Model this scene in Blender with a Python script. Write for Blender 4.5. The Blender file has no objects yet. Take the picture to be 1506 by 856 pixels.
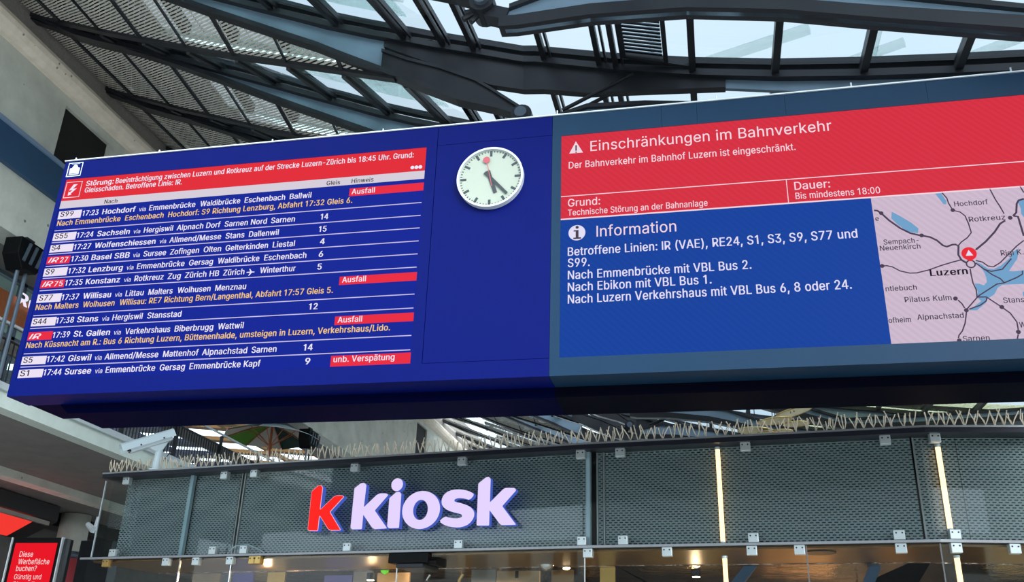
import bpy, bmesh, math, random
from mathutils import Vector, Matrix
random.seed(7)
SC = bpy.context.scene
EYE = Vector((0, 0, 1.6))
# ---------------------------------------------------------------- camera
F = 1366.7
_up = Vector((852.9 - 753, 428 + 2747, -F)).normalized()
_yh = 428 + ((852.9 - 753) * (1066 - 753) + F * F) / (428 + 2747)
_Y = Vector((1066 - 753, -(_yh - 428), -F)).normalized()
_X = _Y.cross(_up)
RW = Matrix((_X, _Y, _up))            # rows = world axes seen from the camera
cam = bpy.data.cameras.new('camera')
cam.sensor_width = 36.0
cam.lens = F / 1506 * 36.0
cam.clip_start = 0.05
cam.clip_end = 400
camo = bpy.data.objects.new('camera', cam)
SC.collection.objects.link(camo)
camo.matrix_world = Matrix.Translation(EYE) @ RW.to_4x4()
SC.camera = camo
# ---------------------------------------------------------------- sky, sun and exposure
SC.view_settings.view_transform = 'Standard'
SC.view_settings.look = 'None'
SC.view_settings.exposure = 0.0
SC.view_settings.gamma = 1.0
SC.view_settings.use_curve_mapping = False
W = bpy.data.worlds.new('overcast_sky')
SC.world = W
W.use_nodes = True
_n = W.node_tree.nodes; _l = W.node_tree.links
_n.clear()
_o = _n.new('ShaderNodeOutputWorld'); _b = _n.new('ShaderNodeBackground')
_b.inputs['Strength'].default_value = 3.3
_tc = _n.new('ShaderNodeTexCoord'); _ns = _n.new('ShaderNodeTexNoise'); _cr = _n.new('ShaderNodeValToRGB')
_ns.inputs['Scale'].default_value = 2.2; _ns.inputs['Detail'].default_value = 3
_cr.color_ramp.elements[0].position = 0.3; _cr.color_ramp.elements[0].color = (0.64, 0.83, 0.97, 1)
_cr.color_ramp.elements[1].position = 0.7; _cr.color_ramp.elements[1].color = (0.77, 0.91, 1.0, 1)
_l.new(_tc.outputs['Generated'], _ns.inputs['Vector']); _l.new(_ns.outputs['Fac'], _cr.inputs['Fac'])
_l.new(_cr.outputs['Color'], _b.inputs['Color']); _l.new(_b.outputs[0], _o.inputs[0])
_s = bpy.data.lights.new('hazy_sun', 'SUN'); _s.energy = 6.5; _s.angle = math.radians(40); _s.color = (0.95, 0.98, 1.0)
_so = bpy.data.objects.new('hazy_sun', _s); SC.collection.objects.link(_so)
_so.rotation_euler = Vector((-0.6, 0.6, -0.36)).to_track_quat('-Z', 'Y').to_euler()

# ---------------------------------------------------------------- helpers
COL = SC.collection
def ray(x, y): return RW @ Vector((x - 753, -(y - 428), -F))
def on_y(x, y, Y): d = ray(x, y); return EYE + d * (Y / d.y)
def on_x(x, y, X): d = ray(x, y); return EYE + d * (X / d.x)
def on_z(x, y, Z): d = ray(x, y); return EYE + d * ((Z - EYE.z) / d.z)
def lin(r, g, b):
    f = lambda c: (c / 255 / 12.92) if c / 255 <= 0.04045 else ((c / 255 + 0.055) / 1.055) ** 2.4
    return (f(r), f(g), f(b), 1)
def interp(pts, x):
    if x <= pts[0][0]: return pts[0][1]
    for (a, b), (c, d) in zip(pts, pts[1:]):
        if x <= c: return b + (d - b) * (x - a) / (c - a)
    return pts[-1][1]

MATS = {}
def mat(name, col, rough=0.5, metal=0.0, emit=None, es=1.0, noise=0.0, nscale=8.0, bump=0.0, spec=0.5, alpha=None):
    m = bpy.data.materials.new(name); m.use_nodes = True
    nt = m.node_tree; p = nt.nodes['Principled BSDF']
    p.inputs['Base Color'].default_value = col
    p.inputs['Roughness'].default_value = rough
    p.inputs['Metallic'].default_value = metal
    p.inputs['Specular IOR Level'].default_value = spec
    if emit:
        p.inputs['Emission Color'].default_value = emit
        p.inputs['Emission Strength'].default_value = es
    if noise or bump:
        tc = nt.nodes.new('ShaderNodeTexCoord'); ns = nt.nodes.new('ShaderNodeTexNoise')
        ns.inputs['Scale'].default_value = nscale; ns.inputs['Detail'].default_value = 6; ns.inputs['Roughness'].default_value = 0.65
        nt.links.new(tc.outputs['Object'], ns.inputs['Vector'])
        if noise:
            mx = nt.nodes.new('ShaderNodeMapRange')
            mx.inputs['From Min'].default_value = 0.3; mx.inputs['From Max'].default_value = 0.7
            mx.inputs['To Min'].default_value = 1 - noise; mx.inputs['To Max'].default_value = 1 + noise
            vm = nt.nodes.new('ShaderNodeVectorMath'); vm.operation = 'SCALE'
            vm.inputs[0].default_value = col[:3]
            nt.links.new(ns.outputs['Fac'], mx.inputs['Value']); nt.links.new(mx.outputs['Result'], vm.inputs['Scale'])
            nt.links.new(vm.outputs['Vector'], p.inputs['Base Color'])
        if bump:
            bp = nt.nodes.new('ShaderNodeBump'); bp.inputs['Strength'].default_value = bump; bp.inputs['Distance'].default_value = 0.02
            nt.links.new(ns.outputs['Fac'], bp.inputs['Height']); nt.links.new(bp.outputs['Normal'], p.inputs['Normal'])
    MATS[name] = m
    return m
def glow(name, col, s=1.0):
    return mat(name, (0.0, 0.0, 0.0, 1), rough=0.5, emit=col, es=s, spec=0.03)
def glass(name, tint, gloss=0.06, rough=0.02):
    m = bpy.data.materials.new(name); m.use_nodes = True; nt = m.node_tree; nt.nodes.clear()
    o = nt.nodes.new('ShaderNodeOutputMaterial'); t = nt.nodes.new('ShaderNodeBsdfTransparent'); g = nt.nodes.new('ShaderNodeBsdfGlossy')
    mx = nt.nodes.new('ShaderNodeMixShader'); lw = nt.nodes.new('ShaderNodeFresnel'); ad = nt.nodes.new('ShaderNodeMath'); ad.operation = 'MULTIPLY'
    lw.inputs['IOR'].default_value = 1.5; ad.inputs[1].default_value = gloss / 0.04
    t.inputs['Color'].default_value = tint; g.inputs['Roughness'].default_value = rough
    geo = nt.nodes.new('ShaderNodeNewGeometry'); fr_ = nt.nodes.new('ShaderNodeMath'); fr_.operation = 'SUBTRACT'; fr_.inputs[0].default_value = 1.0
    m2 = nt.nodes.new('ShaderNodeMath'); m2.operation = 'MULTIPLY'; m2.use_clamp = True
    nt.links.new(geo.outputs['Backfacing'], fr_.inputs[1]); nt.links.new(lw.outputs[0], ad.inputs[0])
    nt.links.new(ad.outputs[0], m2.inputs[0]); nt.links.new(fr_.outputs[0], m2.inputs[1]); nt.links.new(m2.outputs[0], mx.inputs[0])
    nt.links.new(t.outputs[0], mx.inputs[1]); nt.links.new(g.outputs[0], mx.inputs[2]); nt.links.new(mx.outputs[0], o.inputs[0])
    MATS[name] = m; return m
def perforated(name, col, px, pz, wx, wz, rough=0.45, metal=0.6):
    """sheet metal with staggered slots cut through it; UV in metres"""
    m = bpy.data.materials.new(name); m.use_nodes = True; nt = m.node_tree
    p = nt.nodes['Principled BSDF']; o = nt.nodes['Material Output']
    p.inputs['Base Color'].default_value = col; p.inputs['Roughness'].default_value = rough; p.inputs['Metallic'].default_value = metal
    uv = nt.nodes.new('ShaderNodeUVMap'); sp = nt.nodes.new('ShaderNodeSeparateXYZ'); nt.links.new(uv.outputs[0], sp.inputs[0])
    def M(op, a, b=None):
        n = nt.nodes.new('ShaderNodeMath'); n.operation = op
        for i, v in enumerate((a, b)):
            if v is None: continue
            if isinstance(v, (int, float)): n.inputs[i].default_value = v
            else: nt.links.new(v, n.inputs[i])
        return n.outputs[0]
    u = M('DIVIDE', sp.outputs[0], px); v = M('DIVIDE', sp.outputs[1], pz)
    row = M('FLOOR', v); st = M('MULTIPLY', M('FLOORED_MODULO', row, 2.0), 0.5)
    fu = M('FRACT', M('ADD', u, st)); fv = M('FRACT', v)
    hole = M('MULTIPLY', M('LESS_THAN', fu, wx), M('LESS_THAN', fv, wz))
    t = nt.nodes.new('ShaderNodeBsdfTransparent'); mx = nt.nodes.new('ShaderNodeMixShader')
    nt.links.new(hole, mx.inputs[0]); nt.links.new(p.outputs[0], mx.inputs[1]); nt.links.new(t.outputs[0], mx.inputs[2]); nt.links.new(mx.outputs[0], o.inputs[0])
    MATS[name] = m; return m

class MB:
    """collects solids in world coordinates"""
    def __init__(s): s.v = []; s.f = []; s.uv = None
    def poly(s, pts):
        i = len(s.v); s.v += [tuple(p) for p in pts]; s.f.append(list(range(i, i + len(pts)))); return s
    def hexa(s, c):   # 8 corners: bottom 4, top 4
        i = len(s.v); s.v += [tuple(p) for p in c]
        for q in ((0, 3, 2, 1), (4, 5, 6, 7), (0, 1, 5, 4), (1, 2, 6, 5), (2, 3, 7, 6), (3, 0, 4, 7)): s.f.append([i + k for k in q])
        return s
    def box(s, a, b):
        x0, y0, z0 = a; x1, y1, z1 = b
        return s.hexa([(x0, y0, z0), (x1, y0, z0), (x1, y1, z0), (x0, y1, z0), (x0, y0, z1), (x1, y0, z1), (x1, y1, z1), (x0, y1, z1)])
    def obox(s, o, ax, ay, az, lo, hi):
        o = Vector(o); P = []
        for z in (lo[2], hi[2]):
            for x, y in ((lo[0], lo[1]), (hi[0], lo[1]), (hi[0], hi[1]), (lo[0], hi[1])):
                P.append(o + ax * x + ay * y + az * z)
        return s.hexa(P)
    def beam(s, p, q, w, h, up=Vector((0, 0, 1))):
        p = Vector(p); q = Vector(q); d = q - p; L = d.length; d.normalize()
        sd = d.cross(up)
        if sd.length < 1e-4: sd = d.cross(Vector((0, 1, 0)))
        sd.normalize(); u = sd.cross(d)
        return s.obox(p, d, sd, u, (0, -w / 2, -h / 2), (L, w / 2, h / 2))
    def tube(s, pts, r, n=6, cap=True):
        pts = [Vector(p) for p in pts]; base = len(s.v); m = len(pts)
        for k, p in enumerate(pts):
            d = (pts[min(k + 1, m - 1)] - pts[max(k - 1, 0)]).normalized()
            a = d.cross(Vector((0, 0, 1)));
            if a.length < 1e-3: a = d.cross(Vector((1, 0, 0)))
            a.normalize(); b = d.cross(a)
            rr = r[k] if isinstance(r, (list, tuple)) else r
            for j in range(n):
                t = 2 * math.pi * j / n; s.v.append(tuple(p + (a * math.cos(t) + b * math.sin(t)) * rr))
        for k in range(m - 1):
            for j in range(n):
                a0 = base + k * n + j; a1 = base + k * n + (j + 1) % n
                s.f.append([a0, a1, a1 + n, a0 + n])
        if cap:
            s.f.append([base + j for j in range(n)][::-1]); s.f.append([base + (m - 1) * n + j for j in range(n)])
        return s
    def prism(s, outline, off):
        """outline: 3D points (planar); off: extrusion vector"""
        n = len(outline); i = len(s.v); off = Vector(off)
        s.v += [tuple(Vector(p)) for p in outline] + [tuple(Vector(p) + off) for p in outline]
        s.f.append([i + k for k in range(n)]); s.f.append([i + n + k for k in range(n)][::-1])
        for k in range(n): s.f.append([i + (k + 1) % n, i + k, i + n + k, i + n + (k + 1) % n])
        return s
    def ribbon(s, pa, pb, off):
        """solid sheet between two polylines, thickened by off"""
        off = Vector(off); n = len(pa); i = len(s.v)
        for a, b in zip(pa, pb):
            a = Vector(a); b = Vector(b); s.v += [tuple(a), tuple(b), tuple(a + off), tuple(b + off)]
        for k in range(n - 1):
            p = i + 4 * k; q = p + 4
            s.f += [[p, q, q + 1, p + 1], [p + 2, p + 3, q + 3, q + 2], [p, p + 2, q + 2, q], [p + 1, q + 1, q + 3, p + 3]]
        s.f += [[i, i + 1, i + 3, i + 2], [i + 4 * n - 4, i + 4 * n - 2, i + 4 * n - 1, i + 4 * n - 3]]
        return s
    def build(s, name, m, parent=None, smooth=False, bevel=0.0, uvs=None, kind=None, loc=None):
        o0 = Vector(loc) if loc is not None else (parent_loc(parent) if parent else Vector((0, 0, 0)))
        me = bpy.data.meshes.new(name)
        me.from_pydata([tuple(Vector(v) - o0) for v in s.v], [], s.f)
        if uvs:
            ul = me.uv_layers.new(name='UVMap')
            for lp in me.loops: ul.data[lp.index].uv = uvs(Vector(s.v[lp.vertex_index]))
        me.materials.append(MATS[m] if isinstance(m, str) else m)
        bm = bmesh.new(); bm.from_mesh(me); bmesh.ops.recalc_face_normals(bm, faces=bm.faces); bm.to_mesh(me); bm.free()
        if smooth:
            for p in me.polygons: p.use_smooth = True
        ob = bpy.data.objects.new(name, me); COL.objects.link(ob)
        if parent:
            ob.parent = parent
        elif loc is not None: ob.location = o0
        if bevel:
            b = ob.modifiers.new('bevel', 'BEVEL'); b.width = bevel; b.segments = 2; b.limit_method = 'ANGLE'
        if kind: ob['kind'] = kind
        return ob
def parent_loc(o):
    l = Vector((0, 0, 0))
    while o: l += o.location; o = o.parent
    return l
def thing(name, label, cat, loc, group=None, kind=None):
    o = bpy.data.objects.new(name, None); COL.objects.link(o); o.location = loc; o.empty_display_size = 0.2
    if kind: o['kind'] = kind
    else: o['label'] = label; o['category'] = cat
    if group: o['group'] = group
    return o
def tag(o, label, cat, group=None):
    o['label'] = label; o['category'] = cat
    if group: o['group'] = group
    return o

# ---------------------------------------------------------------- materials
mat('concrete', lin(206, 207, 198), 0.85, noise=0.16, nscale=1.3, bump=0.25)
def pits(name, scale, size):   # air holes of the cast concrete
    nt = MATS[name].node_tree; p = nt.nodes['Principled BSDF']; src = p.inputs['Base Color'].links[0].from_socket
    tc = nt.nodes.new('ShaderNodeTexCoord'); v = nt.nodes.new('ShaderNodeTexVoronoi'); v.inputs['Scale'].default_value = scale
    mr = nt.nodes.new('ShaderNodeMapRange'); mr.inputs['From Min'].default_value = size * 0.7; mr.inputs['From Max'].default_value = size; mr.inputs['To Min'].default_value = 0.35
    vm = nt.nodes.new('ShaderNodeVectorMath'); vm.operation = 'SCALE'
    nt.links.new(tc.outputs['Object'], v.inputs['Vector']); nt.links.new(v.outputs['Distance'], mr.inputs['Value'])
    nt.links.new(src, vm.inputs[0]); nt.links.new(mr.outputs['Result'], vm.inputs['Scale']); nt.links.new(vm.outputs['Vector'], p.inputs['Base Color'])
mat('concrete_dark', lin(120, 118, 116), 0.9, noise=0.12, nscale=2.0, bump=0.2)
mat('ledge_concrete', lin(240, 226, 210), 0.9, noise=0.12, nscale=3, bump=0.3)
mat('concrete_rough', lin(150, 144, 138), 0.95, noise=0.14, nscale=14.0, bump=0.5)
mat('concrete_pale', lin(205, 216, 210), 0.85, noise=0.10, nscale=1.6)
pits('concrete', 2.6, 0.09); pits('ledge_concrete', 4.5, 0.12)
mat('opening_shade', lin(26, 24, 24), 0.8)
mat('blue_fascia', lin(44, 78, 112), 0.45, noise=0.05, nscale=2)
mat('pale_blue_trim', lin(128, 150, 178), 0.5)
mat('girder_paint', lin(112, 134, 152), 0.42, metal=0.15, noise=0.08, nscale=1.5)
mat('girder_flange', lin(34, 36, 42), 0.4, metal=0.2)  # dark tone carries the shade on the flange sides and undersides
mat('dark_steel', lin(36, 38, 44), 0.45, metal=0.3)
mat('pin_steel', lin(92, 104, 118), 0.4, metal=0.5)
mat('floor_stone', lin(185, 182, 176), 0.4, noise=0.1, nscale=3)
perforated('roof_perforated', lin(200, 198, 190), 0.24, 0.052, 0.92, 0.42, 0.7, 0.0)
perforated('fascia_perforated', lin(124, 136, 142), 0.064, 0.027, 0.62, 0.46, 0.42, 0.35)
glass('roof_glass', (0.545, 0.56, 0.572, 1), 0.03)
glass('sky_dimming_glass', (0.42, 0.42, 0.42, 1), 0.03)
glass('yellow_backdrop_tint', (0.97, 0.95, 0.74, 1), 0.03)
glass('green_glass', (0.84, 0.93, 0.90, 1), 0.04)
glass('washed_out_fin', (0.84, 0.88, 0.86, 1), 0.03)  # see-through tint stands in for glare paling the fins and braces
glass('clear_glass', (0.93, 0.96, 0.95, 1), 0.035)
mat('board_blue', (0.0, 0.0035, 0.085, 1), 0.5, noise=0.03, nscale=5, spec=0.08)
mat('board_teal', lin(16, 44, 68), 0.45, noise=0.04, nscale=3, spec=0.15)
mat('board_underside', (0, 0.001, 0.02, 1), 0.6, spec=0.02)
mat('board_underside_dark', (0.0006, 0.001, 0.006, 1), 0.6, spec=0.03)
mat('steel_white', lin(205, 212, 218), 0.4, metal=0.3)
mat('clamp_metal', lin(196, 204, 206), 0.32, metal=0.55)
mat('clamp_brass', lin(196, 160, 96), 0.3, metal=0.8)
mat('post_blue_grey', lin(150, 172, 184), 0.45, metal=0.2)
mat('cap_plate', lin(30, 32, 44), 0.4, metal=0.4)
mat('cap_edge', lin(150, 152, 156), 0.4, metal=0.6)
mat('spike_wire', lin(226, 212, 192), 0.5, metal=0.1)
mat('camera_white', lin(206, 220, 226), 0.4)
mat('camera_dark', lin(22, 24, 28), 0.2)
mat('black_plastic', lin(6, 6, 8), 0.5, spec=0.15)
mat('bronze', lin(128, 96, 64), 0.35, metal=0.7, noise=0.15, nscale=4)
mat('interior_dark', lin(34, 32, 34), 0.6)
mat('interior_warm', lin(150, 122, 90), 0.5, noise=0.2, nscale=2)
mat('interior_grey', lin(110, 104, 100), 0.45)
mat('panel_violet', lin(92, 84, 150), 0.5)
mat('wavy_reflection_finish', lin(150, 128, 116), 0.12, metal=0.95, noise=0.35, nscale=1.2, bump=1.0)  # wavy metal finish made up to give busy reflections below the ledge
MATS['wavy_reflection_finish'].node_tree.nodes['Bump'].inputs['Distance'].default_value = 0.12
mat('chrome', lin(190, 190, 192), 0.12, metal=1.0)
mat('wood', lin(168, 92, 48), 0.5, noise=0.15, nscale=12)
mat('cloth_grey', lin(176, 168, 158), 0.9)
mat('cloth_green', lin(78, 128, 28), 0.9)
mat('cloth_dark', lin(14, 46, 38), 0.9)
mat('cloth_pale', lin(190, 206, 214), 0.9)
mat('brown_ceiling', lin(150, 108, 62), 0.7, noise=0.15, nscale=1)
mat('gold_disc', lin(216, 196, 138), 0.35, metal=0.35, noise=0.12, nscale=9)
mat('hull_navy', lin(30, 34, 58), 0.6)
mat('led_tray', lin(170, 160, 150), 0.4, metal=0.5)
glow('warm_tube', (1.0, 0.60, 0.27, 1), 3.4)
glow('spot_lens', (1.0, 0.82, 0.55, 1), 7.0)
glow('skylight_white', (0.93, 1.0, 0.98, 1), 1.15)
glow('red_glow', lin(255, 60, 52), 0.9)
glow('screen_blue', lin(18, 38, 152)); glow('screen_red', lin(226, 44, 56)); glow('screen_header', lin(214, 206, 218))
glow('screen_white', lin(238, 232, 250)); glow('screen_orange', lin(244, 200, 128)); glow('screen_black', lin(24, 22, 32))
glow('screen_badge', lin(236, 226, 244)); glow('screen_badge_red', lin(234, 44, 66)); glow('screen_line', lin(206, 196, 232))
glow('info_red', lin(214, 48, 66)); glow('info_blue', lin(20, 66, 158)); glow('info_text', lin(240, 214, 226)); glow('info_white', lin(226, 222, 246))
glow('map_land', lin(204, 184, 204)); glow('map_lake', lin(112, 160, 200)); glow('map_line', lin(74, 62, 84)); glow('map_text', lin(72, 66, 80)); glow('map_bold', lin(34, 30, 40)); glow('map_pin', lin(232, 40, 52))
glow('sign_red', (1.0, 0.022, 0.018, 1), 1.0); glow('sign_lilac', lin(224, 208, 250), 1.05); glow('sign_side', lin(70, 96, 196), 0.9); glow('sign_edge', lin(236, 190, 214), 1.0)
glow('ad_red', lin(232, 22, 38)); glow('ad_text', lin(248, 214, 216))
glow('green_lamp', lin(120, 220, 60), 1.0)
def led_relief(m, s=900):   # the fine pixel raster of the big LED wall
    nt = MATS[m].node_tree; p = nt.nodes['Principled BSDF']; c = list(p.inputs['Emission Color'].default_value)[:3]
    tc = nt.nodes.new('ShaderNodeTexCoord'); w = nt.nodes.new('ShaderNodeTexWave'); w.inputs['Scale'].default_value = 9; w.inputs['Distortion'].default_value = 1.5
    w.bands_direction = 'DIAGONAL'
    mr = nt.nodes.new('ShaderNodeMapRange'); mr.inputs['To Min'].default_value = 0.95; mr.inputs['To Max'].default_value = 1.03
    nt.links.new(tc.outputs['Object'], w.inputs['Vector']); nt.links.new(w.outputs['Fac'], mr.inputs['Value']); nt.links.new(mr.outputs[0], p.inputs['Emission Strength'])
for _k in ('info_blue', 'map_land', 'info_red'): led_relief(_k)
TEXTS_LEFT=[('Störung:', -6.78, 5.126, 0.352, 'wb'), ('Beeinträchtigung zwischen Luzern und Rotkreuz auf der Strecke Luzern-Zürich bis 18:45 Uhr. Grund:', -6.403, 5.126, 3.514, 'w'), ('Gleisschaden. Betroffene Linie: IR.', -6.778, 5.04, 1.215, 'w'), ('Nach', -6.488, 4.873, 0.163, 'h'), ('Gleis', -3.838, 4.873, 0.153, 'h'), ('Hinweis', -3.556, 4.873, 0.244, 'h'), ('17:23', -6.736, 4.739, 0.203, 'wb'), ('Hochdorf', -6.485, 4.739, 0.412, 'wb'), ('via', -6.028, 4.739, 0.082, 'v'), ('Emmenbrücke', -5.904, 4.739, 0.558, 'w'), ('Waldibrücke', -5.289, 4.739, 0.474, 'w'), ('Eschenbach', -4.763, 4.739, 0.469, 'w'), ('Ballwil', -4.241, 4.739, 0.246, 'w'), ('Nach Emmenbrücke', -7.032, 4.636, 0.796, 'o'), ('Eschenbach', -6.179, 4.636, 0.47, 'o'), ('Hochdorf: S9 Richtung Lenzburg, Abfahrt 17:32 Gleis 6.', -5.653, 4.636, 2.129, 'o'), ('17:24', -6.741, 4.465, 0.207, 'wb'), ('Sachseln', -6.486, 4.465, 0.401, 'wb'), ('via', -6.039, 4.465, 0.082, 'v'), ('Hergiswil', -5.914, 4.465, 0.35, 'w'), ('Alpnach Dorf', -5.517, 4.465, 0.514, 'w'), ('Sarnen Nord', -4.953, 4.465, 0.488, 'w'), ('Sarnen', -4.417, 4.465, 0.271, 'w'), ('14', -3.859, 4.465, 0.087, 'wb'), ('17:27', -6.742, 4.32, 0.21, 'wb'), ('Wolfenschiessen', -6.483, 4.32, 0.74, 'wb'), ('via', -5.695, 4.32, 0.078, 'v'), ('Allmend/Messe', -5.577, 4.32, 0.607, 'w'), ('Stans', -4.918, 4.32, 0.217, 'w'), ('Dallenwil', -4.648, 4.32, 0.338, 'w'), ('15', -3.861, 4.32, 0.086, 'wb'), ('17:30', -6.74, 4.175, 0.209, 'wb'), ('Basel SBB', -6.489, 4.175, 0.464, 'wb'), ('via', -5.982, 4.175, 0.08, 'v'), ('Sursee', -5.859, 4.175, 0.27, 'w'), ('Zofingen', -5.541, 4.175, 0.339, 'w'), ('Olten', -5.148, 4.175, 0.202, 'w'), ('Gelterkinden', -4.895, 4.175, 0.484, 'w'), ('Liestal', -4.357, 4.175, 0.247, 'w'), ('4', -3.831, 4.175, 0.054, 'wb'), ('17:32', -6.74, 4.03, 0.209, 'wb'), ('Lenzburg', -6.49, 4.03, 0.413, 'wb'), ('via', -6.029, 4.03, 0.082, 'v'), ('Emmenbrücke', -5.906, 4.03, 0.561, 'w'), ('Gersag', -5.293, 4.03, 0.278, 'w'), ('Waldibrücke', -4.96, 4.03, 0.473, 'w'), ('Eschenbach', -4.432, 4.03, 0.469, 'w'), ('6', -3.827, 4.03, 0.048, 'wb'), ('17:35', -6.745, 3.887, 0.214, 'wb'), ('Konstanz', -6.491, 3.887, 0.413, 'wb'), ('via', -6.029, 3.887, 0.08, 'v'), ('Rotkreuz', -5.906, 3.887, 0.343, 'w'), ('Zug', -5.513, 3.887, 0.15, 'w'), ('Zürich HB', -5.313, 3.887, 0.391, 'w'), ('Zürich', -4.874, 3.887, 0.24, 'w'), ('Winterthur', -4.459, 3.887, 0.395, 'w'), ('5', -3.825, 3.887, 0.047, 'wb'), ('17:37', -6.744, 3.718, 0.209, 'wb'), ('Willisau', -6.485, 3.718, 0.337, 'wb'), ('via', -6.1, 3.718, 0.082, 'v'), ('Littau', -5.975, 3.718, 0.213, 'w'), ('Malters', -5.706, 3.718, 0.282, 'w'), ('Wolhusen', -5.368, 3.718, 0.378, 'w'), ('Menznau', -4.936, 3.718, 0.347, 'w'), ('Nach Malters', -7.037, 3.618, 0.523, 'o'), ('Wolhusen', -6.463, 3.618, 0.379, 'o'), ('Willisau: RE7 Richtung Bern/Langenthal, Abfahrt 17:57 Gleis 5.', -6.025, 3.618, 2.4, 'o'), ('17:38', -6.745, 3.449, 0.215, 'wb'), ('Stans', -6.491, 3.449, 0.252, 'wb'), ('via', -6.193, 3.449, 0.083, 'v'), ('Hergiswil', -6.071, 3.449, 0.351, 'w'), ('Stansstad', -5.665, 3.449, 0.392, 'w'), ('12', -3.865, 3.449, 0.095, 'wb'), ('17:39', -6.743, 3.285, 0.204, 'wb'), ('St. Gallen', -6.493, 3.285, 0.43, 'wb'), ('via', -6.017, 3.285, 0.08, 'v'), ('Verkehrshaus', -5.888, 3.285, 0.519, 'w'), ('Biberbrugg', -5.318, 3.285, 0.433, 'w'), ('Wattwil', -4.833, 3.285, 0.283, 'w'), ('Nach Küssnacht am R.: Bus 6 Richtung Luzern, Büttenenhalde, umsteigen in Luzern, Verkehrshaus/Lido.', -7.038, 3.183, 4.053, 'o'), ('17:42', -6.744, 3.014, 0.21, 'wb'), ('Giswil', -6.491, 3.014, 0.269, 'wb'), ('via', -6.18, 3.014, 0.082, 'v'), ('Allmend/Messe', -6.063, 3.014, 0.612, 'w'), ('Mattenhof', -5.397, 3.014, 0.395, 'w'), ('Alpnachstad', -4.961, 3.014, 0.492, 'w'), ('Sarnen', -4.421, 3.014, 0.268, 'w'), ('14', -3.868, 3.014, 0.098, 'wb'), ('17:44', -6.746, 2.869, 0.212, 'wb'), ('Sursee', -6.495, 2.869, 0.308, 'wb'), ('via', -6.141, 2.869, 0.083, 'v'), ('Emmenbrücke', -6.02, 2.869, 0.562, 'w'), ('Gersag', -5.407, 2.869, 0.281, 'w'), ('Emmenbrücke Kapf', -5.075, 2.869, 0.771, 'w'), ('9', -3.832, 2.869, 0.053, 'wb'), ('Ausfall', -3.542, 4.738, 0.257, 'a'), ('Ausfall', -3.539, 3.724, 0.253, 'a'), ('Ausfall', -3.539, 3.29, 0.255, 'a'), ('unb. Verspätung', -3.537, 2.878, 0.622, 'a'), ('S99', -7.017, 4.749, 0.165, 's'), ('S55', -7.018, 4.473, 0.162, 's'), ('S4', -7.021, 4.328, 0.108, 's'), ('S9', -7.023, 4.036, 0.107, 's'), ('S77', -7.022, 3.726, 0.164, 's'), ('S44', -7.025, 3.452, 0.166, 's'), ('S5', -7.025, 3.017, 0.11, 's'), ('S1', -7.025, 2.871, 0.105, 's'), ('27', -6.877, 4.175, 0.095, 'r'), ('75', -6.878, 3.888, 0.105, 'r'), ('IR', -7.027, 4.179, 0.131, 'i'), ('IR', -7.029, 3.891, 0.132, 'i'), ('IR', -7.03, 3.283, 0.145, 'i')]
SEPS=[4.576,4.427,4.284,4.137,3.992,3.846,3.554,3.406,3.120,2.973]
BOXES=[('w', -7.044, -6.755, 4.722, 4.822), ('w', -7.042, -6.755, 4.449, 4.545), ('w', -7.043, -6.755, 4.306, 4.397), ('r', -7.046, -6.759, 4.162, 4.254), ('w', -7.048, -6.758, 4.015, 4.112), ('r', -7.05, -6.757, 3.874, 3.969), ('w', -7.049, -6.754, 3.704, 3.802), ('w', -7.044, -6.75, 3.431, 3.527), ('r', -7.046, -6.753, 3.27, 3.364), ('w', -7.048, -6.756, 2.998, 3.088), ('w', -7.049, -6.757, 2.853, 2.943), ('r', -3.569, -2.748, 4.718, 4.811), ('r', -3.57, -2.75, 3.701, 3.792), ('r', -3.571, -2.749, 3.269, 3.359), ('r', -3.567, -2.75, 2.836, 2.946)]
BOLT=[(-6.941, 5.162), (-6.892, 5.161), (-6.943, 5.103), (-6.891, 5.108), (-6.955, 5.043), (-6.94, 5.031), (-6.986, 5.021), (-6.985, 5.075), (-6.969, 5.059), (-6.939, 5.088), (-6.985, 5.087)]
BOLTBOX=[(-7.036, 5.198), (-6.843, 5.19), (-6.838, 4.988), (-7.034, 5.0)]
ICON=[(-7.067, 5.451), (-6.892, 5.444), (-6.881, 5.269), (-7.062, 5.277)]
DOTS=[(-2.893, 5.002), (-2.849, 5.001), (-2.807, 5.001)]
PLANE=(-4.564, 3.907)
HDR=[(-7.057, 4.946), (-7.058, 4.867), (-2.756, 4.934), (-2.753, 4.855)]
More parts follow.
